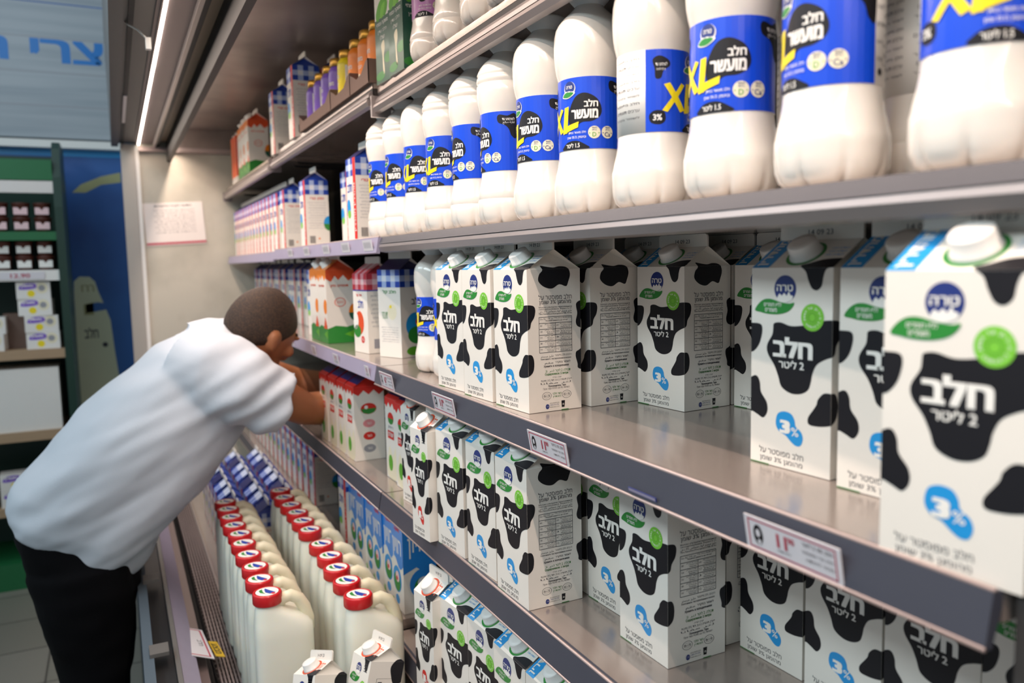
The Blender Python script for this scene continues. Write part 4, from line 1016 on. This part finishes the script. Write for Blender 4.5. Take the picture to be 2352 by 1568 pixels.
# small gold-capped bottles in card trays
def make_small(col):
    r = empty('drink_bottle'); m = MB()
    m.lathe([(.024,0), (.027,.003), (.028,.01), (.028,.097), (.0275,.103), (.0235,.110), (.0205,.114), (.0205,.119)], col, seg=28); a = Art(m)
    P = Drum(.0281, .012, .083)
    for t in (-1.9, 1.25): a.rect(P, .028*t, 0, .028*t+.006, .085, 'ink_white', 1)
    a.text(P, heb('משקה'), -.014, .05, .014, .062, 'ink_white', 1, .02); a.text(P, heb('יוגורט'), -.012, .036, .012, .044, 'ink_white', 1)
    a.disc(P, 0, .02, .006, 'ink_cream', 1)
    m.build('bottle_body', r)
    c = MB(); c.lathe([(.0222,.114), (.0232,.116), (.0232,.131), (.0218,.134), (.008,.134)], 'cap_gold', seg=36, mod=lambda q, z, a_: (q*(1+.02*math.cos(30*a_)), z)); c.build('bottle_cap', r)
    return r
for k, (x, col) in enumerate(((-1.655,'ink_purple'), (-1.565,'ink_purple'), (-1.475,'ink_purple'), (-1.390,'ink_purple'), (-1.300,'ink_yellow'), (-1.200,'ink_orange'), (-1.115,'ink_orange'), (-1.040,'ink_orange'))):
    nm = {'ink_purple': 'purple', 'ink_yellow': 'yellow', 'ink_orange': 'orange'}[col]
    place('small_'+col, lambda: make_small(col), (x, -.116, ZTL+.0026), (0, 0, rnd.uniform(-.4, .4)),
          'small yellow bottle with gold cap between the purple and orange ones' if nm == 'yellow' else 'small %s bottle with gold cap, %s from the left of its colour' % (nm, ORD[k if nm == 'purple' else k-5]),
          'drink bottle', 'small gold-capped bottles')
def make_tray(L):
    m = MB(); d, t = .078, .002
    m.box((-L/2, -d/2, 0), (L/2, d/2, t), 'tray_card')
    for s in (-1, 1):
        x = s*(L/2-t/2)
        m.add([(x-t/2,-d/2,t),(x+t/2,-d/2,t),(x+t/2,d/2,t),(x-t/2,d/2,t),(x-t/2,-d/2,.05),(x+t/2,-d/2,.05),(x+t/2,d/2,.05),(x-t/2,d/2,.05)],
              [(0,3,2,1),(4,5,6,7),(0,1,5,4),(1,2,6,5),(2,3,7,6),(3,0,4,7)], 'tray_card')
    m.box((-L/2, d/2-t, t), (L/2, d/2, .05), 'tray_card')
    pr = [(-L/2,t),(L/2,t),(L/2,.050),(L/2-.018,.047),(L/2-.055,.028),(-L/2+.055,.024),(-L/2+.03,.034),(-L/2,.044)]
    n = len(pr)
    m.add([(x,-d/2,z) for x, z in pr]+[(x,-d/2+t,z) for x, z in pr], [(i,(i+1) % n,n+(i+1) % n,n+i) for i in range(n)]+[tuple(range(n))[::-1], tuple(range(n,2*n))], 'tray_card')
    return m.build('card_tray')
for k, (x, L, lab) in enumerate(((-1.530, .375, 'long brown card tray holding the purple bottles on the top shelf'), (-1.248, .183, 'brown card tray holding the yellow and first orange bottle'), (-1.080, .148, 'brown card tray holding the last orange bottles by the green packs'))):
    t = make_tray(L); t.location = (x, -.116, ZTL+.0004); tag(t, lab, 'tray', 'brown card trays')

# ------------------------------------------------------------------ milk jugs
def make_jug():
    r = empty('milk_jug'); m = MB()
    def ring(z, y0, y1, hw, n=40, e=3.6):
        cy, ry = (y0+y1)/2, (y1-y0)/2; o = []
        for i in range(n):
            t = 2*math.pi*i/n; c, s = math.cos(t), math.sin(t)
            o.append((hw*math.copysign(abs(c)**(2/e), c), cy+ry*math.copysign(abs(s)**(2/e), s), z))
        return o
    m.loft([ring(0, -.040, .060, .029), ring(.004, -.046, .066, .0345), ring(.012, -.048, .068, .0362), ring(.10, -.048, .068, .0365), ring(.225, -.048, .068, .0362),
            ring(.243, -.048, .067, .0350), ring(.256, -.047, .058, .0325, e=3.2), ring(.268, -.046, .040, .0300, e=2.8), ring(.280, -.045, .016, .0270, e=2.4),
            ring(.288, -.043, .006, .0248, e=2.1), ring(.294, -.041, .003, .0225, e=2), ring(.306, -.041, .003, .0222, e=2)], 'jug_plastic')
    m.build('jug_body', r)
    h = MB(); h.tube([(0,-.004,.284), (0,.010,.298), (0,.026,.301), (0,.042,.292), (0,.053,.272), (0,.059,.248), (0,.059,.225)], [.013,.013,.0125,.0125,.0125,.013,.013], 'jug_handle_plastic', 14)
    h.build('jug_handle', r)
    c = MB(); kn = lambda q, z, a: (q*(1+.015*math.cos(40*a)), z)
    p = (0, -.019, 0)
    c.lathe([(.0275,.294), (.0285,.296), (.0285,.314), (.0272,.317), (.024,.3175), (.024,.3165), (.01,.3165)], 'cap_red', p, 80, mod=lambda q, z, a: kn(q, z, a) if .296 <= z <= .314 and q > .028 else (q, z))
    cap = c.build('jug_cap', r)
    s = MB(); a = Art(s); P = Panel((0, -.019, .3168), (1,0,0), (0,1,0), 1, 1, shape=[(-1,-1),(1,-1),(1,1),(-1,1)])
    a.disc(P, 0, 0, .0225, 'ink_white', 1)
    a.poly(P, [(-.018,-.002), (-.004,.006), (.010,.016), (.015,.004), (.004,-.004), (-.010,-.004)], 'ink_check_blue', 2)
    a.poly(P, [(-.016,-.008), (.0,-.008), (.012,-.004), (.002,-.014), (-.010,-.015)], 'ink_leaf', 2); a.disc(P, .014, .010, .004, 'ink_red', 3)
    k = s.build('cap_print', cap, recalc=False)
    return r
GJ = 'white milk jugs with red caps'
L1 = [-.924, -1.003, -1.083, -1.168, -1.252, -1.328, -1.404, -1.480, -1.556, -1.632]
L2 = [-.821, -.902, -.984, -1.065, -1.152, -1.270, -1.350, -1.430, -1.508, -1.590, -1.671]
for k, x in enumerate(L1):
    place('jug', make_jug, (x, -.410+rnd.uniform(-.003, .003), ZD+.0006), (0, 0, rnd.uniform(-.03, .03)), 'white milk jug with red cap in the aisle row, %s from the near end' % ORD[k], 'milk jug', GJ)
for k, x in enumerate(L2):
    place('jug', make_jug, (x-.003, -.250+rnd.uniform(-.003, .003), ZD+.0006), (0, 0, rnd.uniform(-.03, .03)), 'white milk jug with red cap in the inner row, %s from the near end' % ORD[k], 'milk jug', GJ)
# ------------------------------------------------------------------ the stooping man, seen from his right side
XC = -1.42
def zz(y, z, x=0): return Vector((XC+x, y, z+ZB))
def ell(a, b, wid, n=28, e=2.4):
    """ring between back point a and front point b (y,z), half width wid"""
    o = []
    for i in range(n):
        t = 2*math.pi*i/n; c, s = math.cos(t), math.sin(t)
        k = (1-math.copysign(abs(c)**(2/e), c))/2
        o.append(zz(a[0]+(b[0]-a[0])*k, a[1]+(b[1]-a[1])*k, wid*math.copysign(abs(s)**(2/e), s)))
    return o
def limb(m, pts, mt, seg=18, flat=1.0):
    ps = [Vector(p[:3]) for p in pts]; rings = []; a = None
    for i, p in enumerate(ps):
        t = (ps[min(i+1, len(ps)-1)]-ps[max(i-1, 0)]).normalized()
        a = (Vector((1,0,0)) if a is None else a); a = (a-t*a.dot(t)).normalized(); b = t.cross(a)
        rings.append([p+(a*math.cos(2*math.pi*k/seg)*flat+b*math.sin(2*math.pi*k/seg))*pts[i][3] for k in range(seg)])
    m.loft(rings, mt)
def ball(m, c, rx, ry, rz, mt, rot=None, f=None, n=28):
    rings = []
    for j in range(1, n//2):
        th = math.pi*j/(n//2); ring = []
        for i in range(n):
            ph = 2*math.pi*i/n
            v = Vector((rx*math.sin(th)*math.cos(ph), ry*math.sin(th)*math.sin(ph), rz*math.cos(th)))
            if f: v = f(v)
            if rot: v = rot @ v
            ring.append(v+Vector(c))
        rings.append(ring)
    m.loft(rings[::-1], mt)
def fuse(mb, name, parent, voxel, mt, smooth=6, disp=None):
    """weld the overlapping pieces into one continuous skin"""
    o = mb.build(name)
    d = o.modifiers.new('weld', 'REMESH'); d.mode = 'VOXEL'; d.voxel_size = voxel; d.use_smooth_shade = True
    s = o.modifiers.new('soften', 'SMOOTH'); s.iterations = smooth; s.factor = .5
    dg = bpy.context.evaluated_depsgraph_get()
    me = bpy.data.meshes.new_from_object(o.evaluated_get(dg))
    o.modifiers.clear(); old = o.data; o.data = me; me.name = name; bpy.data.meshes.remove(old)
    me.materials.clear(); me.materials.append(MATS[mt])
    if disp:
        ns = [v.normal.copy() for v in me.vertices]
        for v, n in zip(me.vertices, ns): v.co += n*disp(v.co)
    for p in me.polygons: p.use_smooth = True
    if parent:
        o.parent = parent; o.matrix_parent_inverse = Matrix.Translation(-Vector(parent.location))
    return o
MS, MC = 1.0986, Vector((.7106, -.6655, .2187+ZB))
FZ = -1.1637
man = empty('person', (XC, -.77, FZ+ZB), 0, 'man in white shirt and black trousers bending over the jugs to reach into the shelf', 'person')
# body: head, neck, trunk, arms, hands, lower legs as one skin
b = MB(); S = 'skin'
HC = zz(-.343, .063, .02)
# face direction: forwards and down, turned a little away from the aisle
fd = Vector((-.52, .72, -.46)).normalized(); sd = fd.cross(Vector((.05, .3, .9))).normalized(); ud = sd.cross(fd)
HR = Matrix((sd, fd, ud)).transposed()     # local x = his right, y = face, z = crown
def skull(v):
    x, y, z = v
    if z < -.02: x *= 1-.9*(-z-.02)*2.2; 
    if y < 0 and z < -.03: y *= 1-.35*min(1, (-z-.03)/.06)
    if y > 0 and z < 0: y *= 1-.06*min(1, -z/.08)
    return Vector((x, y, z))
ball(b, HC, .076, .096, .108, S, HR, skull, 36)
H = lambda x, y, z: HC + HR @ Vector((x, y, z))
def lump(c, r, rx=1, ry=1, rz=1): ball(b, H(*c), r*rx, r*ry, r*rz, S, HR, None, 16)
lump((0, .068, -.088), .034, 1.1, .9, .7)               # chin
lump((0, .050, -.065), .05, 1.05, .8, .8)               # jaw and mouth
limb(b, [(*H(0, .090, .012), .009), (*H(0, .102, -.012), .012), (*H(0, .110, -.032), .016), (*H(0, .092, -.042), .012)], S, 12)   # nose
lump((.016, .098, -.038), .010); lump((-.016, .098, -.038), .010)
lump((0, .088, -.062), .013, 1.9, .8, .55); lump((0, .087, -.071), .013, 1.6, .8, .5)   # lips
for s in (-1, 1):
    lump((.032*s, .084, .020), .014, 1.8, .7, .5)       # brow
    lump((.045*s, .068, -.022), .024, 1, .8, .8)        # cheek bone
    lump((.075*s, -.006, -.020), .024, .40, .62, 1.02); lump((.080*s, -.011, -.013), .019, .28, .75, .95)   # ear
    lump((.073*s, .002, -.040), .009, .5, .8, 1)
limb(b, [(*H(0, -.030, -.06), .060), (*zz(-.405, .015, .0), .060), (*zz(-.44, -.02, 0), .072)], S, 20)
limb(b, [(*zz(-.43, -.03), .09), (*zz(-.52, -.09), .12), (*zz(-.64, -.20), .11), (*zz(-.74, -.32), .095)], S, 20, 1.25)
SH = {1: (.19, -.425, -.035), -1: (-.19, -.415, -.045)}
def arm(s, el, wr):
    sx, sy, sz = SH[s]
    e, w = [MC+(Vector((p[0], p[1], p[2]+ZB))-MC)/MS for p in (el, wr)]; a = zz(sy, sz, sx)
    limb(b, [(*zz(-.44, -.05, sx*.5), .055), (*a, .056), (*a.lerp(e, .5), .051), (*e, .043), (*e.lerp(w, .3), .045), (*e.lerp(w, .7), .035), (*w, .028)], S, 18)
    d = (w-e).normalized(); side = Vector((1,0,0)); side = (side-d*side.dot(d)).normalized(); nn = d.cross(side)
    pc = w+d*.048
    limb(b, [(*w, .028), (*(w+d*.02), .032), (*(w+d*.05), .039), (*(w+d*.085), .038)], S, 16, 1.0)
    for k, (o, L) in enumerate(((-.030, .066), (-.010, .076), (.010, .072), (.029, .058))):
        p0 = w+d*.082+side*o; bend = -nn if nn.z > 0 else nn
        p1 = p0+(d*.95+bend*.25).normalized()*L*.42; p2 = p1+(d*.75+bend*.65).normalized()*L*.33; p3 = p2+(d*.35+bend*.9).normalized()*L*.25
        limb(b, [(*(p0-d*.02), .0095), (*p0, .0098), (*p1, .009), (*p2, .0082), (*p3, .0065)], S, 10)
    t0 = w+d*.03-side*s*.028; bend = -nn if nn.z > 0 else nn
    t1 = t0+(d*.6-side*s*.6+bend*.4).normalized()*.034; t2 = t1+(d*.85-side*s*.1+bend*.5).normalized()*.030
    limb(b, [(*t0, .014), (*t1, .011), (*t2, .0085)], S, 10)
arm(1, (-1.59, -.205, -.185), (-1.755, -.035, -.222))
arm(-1, (-1.875, -.165, -.150), (-1.83, .055, -.20))
for s in (1, -1):
    limb(b, [(*zz(-.785, -.42, .08*s), .072), (*zz(-.765, -.60, .10*s), .07), (*zz(-.755, -.75, .105*s), .055), (*zz(-.775, -.94, .11*s), .048), (*zz(-.785, FZ+.10, .11*s), .04), (*zz(-.78, FZ+.04, .11*s), .04)], S, 16)
fuse(b, 'body', man, .0052, 'skin', 5)
# eyes stay shut-lidded slits under the brow; brows and lashes as hair strokes
h = MB()
for s in (-1, 1):
    limb(h, [(*H(.050*s, .074, .026), .003), (*H(.032*s, .088, .029), .0042), (*H(.014*s, .092, .025), .003)], 'hair', 8)
h.build('eyebrows', man).matrix_parent_inverse = Matrix.Translation(-Vector(man.location))
h = MB()
for s in (-1, 1): ball(h, H(.031*s, .076, .006), .011, .010, .007, 'cap_white', HR, None, 14); ball(h, H(.031*s, .084, .005), .004, .0035, .004, 'hair', HR, None, 12)
h.build('eyes', man).matrix_parent_inverse = Matrix.Translation(-Vector(man.location))
# cropped hair
h = MB()
rings = []; n = 40
def hair_r(v):
    v = skull(v); return v*(1.012+.006*noise.noise(v*60))
for j in range(1, 15):
    th = math.pi*.70*j/14; ring = []
    for i in range(n):
        ph = 2*math.pi*i/n
        front = math.sin(ph)
        lim = .36 if front > .75 else .36+.20*max(0, (.75-front)/.75) if front > 0 else .56+.13*min(1, -front*1.4)
        lim *= 1+.05*noise.noise(Vector((ph*9, s if isinstance(s, int) else 0, 3)))
        t = th/(math.pi*.70)*math.pi*lim
        v = Vector((.076*math.sin(t)*math.cos(ph), .096*math.sin(t)*math.sin(ph), .108*math.cos(t)))
        ring.append(HC + HR @ hair_r(v))
    rings.append(ring)
inner = [[HC+(p-HC)*.97 for p in rings[-1]]]
h.loft([[HC+HR @ (Vector((.002*math.cos(2*math.pi*i/n), .002*math.sin(2*math.pi*i/n), .111))) for i in range(n)]]+rings+inner, 'hair', True, True)
h.build('hair', man).matrix_parent_inverse = Matrix.Translation(-Vector(man.location))
# shirt
s_ = MB(); T = 'shirt_cotton'
st = [((-.922,-.338), (-.655,-.505), .165), ((-.927,-.312), (-.612,-.440), .190), ((-.905,-.265), (-.560,-.375), .205), ((-.838,-.199), (-.505,-.315), .212),
      ((-.761,-.110), (-.455,-.255), .214), ((-.700,-.060), (-.425,-.215), .214), ((-.650,-.018), (-.400,-.170), .212), ((-.590,.040), (-.378,-.118), .200), ((-.515,.074), (-.360,-.055), .150), ((-.455,.088), (-.352,-.018), .090)]
s_.loft([ell(a, c, w) for a, c, w in st], T)
limb(s_, [(*zz(-.50, -.02, .10), .105), (*zz(-.455, -.030, .165), .098), (*zz(-.405, -.060, .190), .090), (*zz(-.355, -.088, .192), .081), (*zz(-.318, -.102, .192), .075)], T, 24)
limb(s_, [(*zz(-.50, -.03, -.10), .105), (*zz(-.44, -.05, -.165), .098), (*zz(-.37, -.075, -.195), .088), (*zz(-.30, -.095, -.2), .078)], T, 24)
limb(s_, [(*zz(-.48, .015, 0), .085), (*zz(-.44, .036, 0), .070), (*zz(-.412, .036, .005), .058)], T, 24)
ax = Vector((0, .38, .40)).normalized(); px = Vector((0, -.40, .38)).normalized()
def folds(co):
    q = co-zz(-.5, -.12, .19)
    a, p = q.dot(ax), q.dot(px)
    f = noise.noise(Vector((co.x*3, a*3.2+p*2.0, p*17+a*5)))*.013 + noise.noise(Vector((co.x*9, a*7, p*34+a*12)))*.005
    arm_ = math.exp(-((co.y+.38)**2+(co.z-ZB+.09)**2)/.012)
    g = math.sin((co.y*.55-co.z*1.0)*115+3*noise.noise(co*9))*.006*arm_
    low = 1+.8*max(0, -.2-(co.z-ZB))*3
    return f*low + g
shirt = fuse(s_, 'shirt', man, .0075, T, 7, folds)
# trousers and shoes
t_ = MB(); K = 'trouser_cotton'
t_.loft([ell((-.905,-.33), (-.655,-.44), .165), ell((-.905,-.39), (-.655,-.47), .178), ell((-.888,-.45), (-.650,-.53), .172), ell((-.868,-.52), (-.665,-.58), .155)], K)
for s in (1, -1):
    limb(t_, [(*zz(-.775, -.45, .085*s), .108), (*zz(-.765, -.56, .092*s), .100), (*zz(-.757, -.66, .097*s), .083), (*zz(-.762, -.77, .10*s), .068), (*zz(-.775, -.91, .105*s), .064), (*zz(-.785, -1.03, .108*s), .060), (*zz(-.788, FZ+.06, .11*s), .062)], K, 22)
fuse(t_, 'trousers', man, .008, K, 5, lambda co: noise.noise(Vector((co.x*14, co.y*14, co.z*22)))*.006)
for s in (1, -1):
    f_ = MB(); x = .11*s
    f_.loft([[zz(y, z, x+dx) for dx, z in ((-w, FZ+.001), (w, FZ+.001), (w*1.05, FZ+.025), (w*.8, FZ+.001+hh*.8), (w*.3, FZ+.001+hh), (-w*.3, FZ+.001+hh), (-w*.8, FZ+.001+hh*.8), (-w*1.05, FZ+.025))]
             for y, w, hh in ((-.850, .028, .05), (-.835, .036, .085), (-.79, .040, .10), (-.74, .042, .085), (-.70, .047, .06), (-.672, .044, .048), (-.657, .028, .035))], 'shoe_leather')
    f_.build('shoe', man).matrix_parent_inverse = Matrix.Translation(-Vector(man.location))

man.scale = (MS, MS, MS); man.location = MC+MS*(Vector(man.location)-MC)

# ------------------------------------------------------------------ back of the shop
XW = -4.4
w_ = MB(); w_.box((XW-.1, -3.4, 0), (XW, -.25, 3.4), mat('wall_paint', '#a9b4bd', .55, var=.06, scale=5)); w_ = w_.build('wall_back'); tag(w_, kind='structure')
p_ = MB(); p_.box((0, -.3, 0), (.012, .33, ZB+.875), 'poster_blue'); a = Art(p_); P = Panel((.012, -.3, 0), (0,1,0), (0,0,1), .63, ZB+.875)
zb = ZB; oy = 1.18
q = lambda L: [(y+oy, z+zb) for y, z in L]
a.poly(P, q([(-.880,-.60), (-.872,.10), (-.868,.160), (-.84,.185), (-.79,.182), (-.765,.155), (-.752,.10), (-.725,.02), (-.700,-.065), (-.688,-.25), (-.672,-.43), (-.665,-.60)]), 'poster_cream', 1)
a.poly(P, q([(-.82,-.02), (-.70,.0), (-.705,.03), (-.76,.04), (-.82,.03)]), 'poster_blue', 2); a.poly(P, q([(-.83,-.03), (-.78,-.03), (-.78,.04), (-.83,.03)]), 'poster_khaki', 2)
a.text(P, heb('חלב'), .345, zb-.16, .415, zb-.10, 'ink_text', 2, .02); a.disc(P, .445, zb-.20, .014, 'ink_text', 2); a.text(P, 'm', .345, zb+.10, .41, zb+.14, 'poster_khaki', 2)
a.poly(P, q([(-.845,.645), (-.80,.69), (-.70,.735), (-.60,.76), (-.60,.705), (-.70,.69), (-.78,.645)]), 'poster_khaki', 1)
a.rect(P, 0, ZB+.84, .63, ZB+.875, 'ink_cyan', 1)
p_ = p_.build('poster_panel', recalc=False); p_.location = (XW+.003, -.88, 0)
tag(p_, 'blue wall panel printed with a cream milk bottle beside the green stand', 'poster')
s_ = MB(); s_.box((0, 0, 0), (.05, 2.95, .95), 'sign_board'); a = Art(s_); P = Panel((.05, 0, 0), (0,1,0), (0,0,1), 2.95, .95)
for v in (.165, .34, .52, .70, .83): a.rect(P, 0, v, 2.95, v+.006, 'poster_blue' if v > .6 else 'ink_grey', 1)
y0 = 2.6
a.text(P, heb('מוצרי חלב'), y0-.965, .395, y0+.172, .548, 'sign_ink', 2, .03)
a.text(P, heb('מקומי'), y0-.76, .71, y0-.42, .86, 'sign_ink', 2, .04)
s_ = s_.build('hanging_sign', recalc=False); s_.location = (XW+.003, -.60-2.6+.02, ZB+.93)
tag(s_, 'pale plank sign board with blue Hebrew letters above the back wall', 'sign')
r_ = MB(); r_.box((XW, -3.2, ZB+.875), (XW+.09, -.58, ZB+.915), 'cap_white'); r_ = r_.build('trim_1'); tag(r_, kind='structure')

XG = -3.72
g = empty('display_stand', (XG, -1.6, 0), 0, 'dark green shop stand with white and wooden shelves in the background', 'stand')
def gp(name, lo, hi, m):
    k = MB(); k.box((lo[0]-XG, lo[1]+1.6, lo[2]), (hi[0]-XG, hi[1]+1.6, hi[2]), m); return k.build(name, g)
gp('back_board', (XG-.42, -2.5, 0), (XG-.40, -.90, ZB+.80), 'stand_green')
k = MB(); k.prism_x([(0, 0), (0, 0), (0, 0)], 0, 0, 'stand_green')
k = MB(); pr = [(-.42, 0), (.02, 0), (.02, ZB+.52), (0, ZB+.66), (-.06, ZB+.80), (-.14, ZB+.84), (-.42, ZB+.84)]
k.add([(x, .70, z) for x, z in pr]+[(x, .735, z) for x, z in pr], [(i, (i+1) % 7, 7+(i+1) % 7, 7+i) for i in range(7)]+[tuple(range(7))[::-1], tuple(range(7, 14))], 'stand_green'); k.build('side_panel', g)
gp('header_board', (XG-.03, -2.5, ZB+.645), (XG, -.90, ZB+.74), 'stand_green_light')
gp('header_strip', (XG-.02, -2.5, ZB+.585), (XG+.004, -.90, ZB+.640), 'paper')
GZ = [(ZB+.405, 'stand_green_light', .04), (ZB+.225, 'cap_white', .05), (ZB-.150, 'wood_board', .045), (ZB-.540, 'wood_board', .045), (ZB-.90, 'wood_board', .04), (ZB-1.17, 'stand_green_light', .16)]
for z, m, h_ in GZ:
    gp('shelf_board', (XG-.40, -2.5, z-h_), (XG+.01, -.90, z), m)
t = MB(); t.box((0, 0, 0), (.002, .20, .035), 'tag_card'); a = Art(t); P = Panel((.002, 0, 0), (0,1,0), (0,0,1), .2, .035)
a.text(P, '12.90', .06, .008, .14, .028, 'tag_red', 1, .02); t = t.build('price_tag', recalc=False); t.location = (XG+.0115, -1.16, ZB+.182); tag(t, 'blurred price tag on the white shelf edge of the green stand', 'price tag')
def make_cup(c1, c2):
    m = MB(); m.lathe([(.026, 0), (.030, .004), (.037, .060), (.039, .062), (.039, .067), (.01, .068)], c1, seg=20); a = Art(m)
    m.box((-.0285, -.0335, .012), (.0285, -.0325, .045), c2)
    return m.build('dessert_cup')
n = 0
for z, rows_, cs in ((ZB+.405, 2, ('ink_brown', 'ink_check_pink')), (ZB+.225, 2, ('ink_brown', 'cap_white'))):
    for j in range(rows_):
        for i in range(6):
            o = place('cup'+cs[1], lambda: make_cup(*cs), (XG-.06, -.955-.088*i, z+.0685*j+.0005), (0, 0, R(90)),
                      'brown dessert cup, %s shelf of the stand, %s row, %s from the side panel' % ('green-edged' if z > ZB+.3 else 'white-edged', ('lower', 'upper')[j], ORD[i]), 'dessert cup', 'dessert cups on the green stand')
def make_pack():
    m = MB(); W, D, H = .14, .10, .079
    m.box((-D/2, -W/2, 0), (D/2, W/2, H), 'cap_white'); a = Art(m); P = Panel((D/2, -W/2, 0), (0,1,0), (0,0,1), W, H)
    a.poly(P, smooth_poly([(.01,.048), (.03,.071), (.075,.073), (.085,.052), (.04,.044)], 3), 'ink_purple', 1); a.text(P, heb('מעדן'), .02, .053, .07, .068, 'ink_white', 2, .03)
    a.disc(P, .06, .025, .016, 'ink_yellow', 1); a.disc(P, .105, .05, .026, 'ink_cream', 1); a.disc(P, .105, .05, .014, 'ink_grey', 2)
    return m.build('dessert_pack', recalc=False)
spots = [(-.985, ZB-.150, 4, 'stack of four by the side panel'), (-1.215, ZB-.150, 2, 'pair in mid shelf'), (-1.40, ZB-.150, 3, 'stack at the left picture edge')]
for y, z, n_, lab in spots:
    for k in range(n_):
        place('pack', make_pack, (XG-.06, y+.006*(k % 2)-.012*k*(n_ == 4), z+.0798*k+.0005), (0, R(-3)*0, R(-4+5*(k % 2))), 'white and purple pack, %s from the bottom, %s' % (ORD[k], lab), 'dessert pack', 'white and purple dessert packs')
for i in range(3):
    for k in range(2):
        place('pack', make_pack, (XG-.06, -.985-.16*i, ZB-.90+.0798*k+.0005), (0, 0, R(3*i)), 'white and purple pack low on the stand, %s stack from the side panel, %s' % (ORD[i], ('bottom', 'top')[k]), 'dessert pack', 'white and purple dessert packs')
k = MB(); k.box((-.12, -.18, 0), (.12, .18, .30), 'cap_white'); k = k.build('carton_box'); k.location = (XG-.13, -1.115, ZB-.54+.0005); tag(k, 'large plain white box on the wooden shelf of the green stand', 'box')
def make_bucket():
    r = empty('bucket'); m = MB(); m.lathe([(.085, 0), (.09, .004), (.105, .19), (.110, .192), (.110, .205), (.02, .207)], 'ink_deep_navy', seg=28); m.build('bucket_body', r)
    m = MB(); m.lathe([(.1115, .192), (.1135, .194), (.1135, .210), (.10, .213), (.02, .214)], 'cap_white', seg=28); m.build('bucket_lid', r)
    m = MB(); m.tube([(.0, -.112, .18), (.07, -.10, .13), (.115, 0, .10), (.07, .10, .13), (0, .112, .18)], .003, 'cap_white', 8); m.build('bucket_handle', r)
    return r
place('bucket', make_bucket, (XG-.12, -1.42, ZB-.54+.0005), (0, 0, 0), 'dark blue bucket with white lid at the left picture edge on the green stand', 'bucket')
place('brownbox', lambda: (lambda m: (m.box((-.05, -.06, 0), (.05, .06, .17), 'tray_card'), m.build('carton_box'))[1])(MB()), (XG-.15, -1.095, ZB-.15+.0005), (0, 0, 0), 'brown card box between the stacks of dessert packs', 'box')
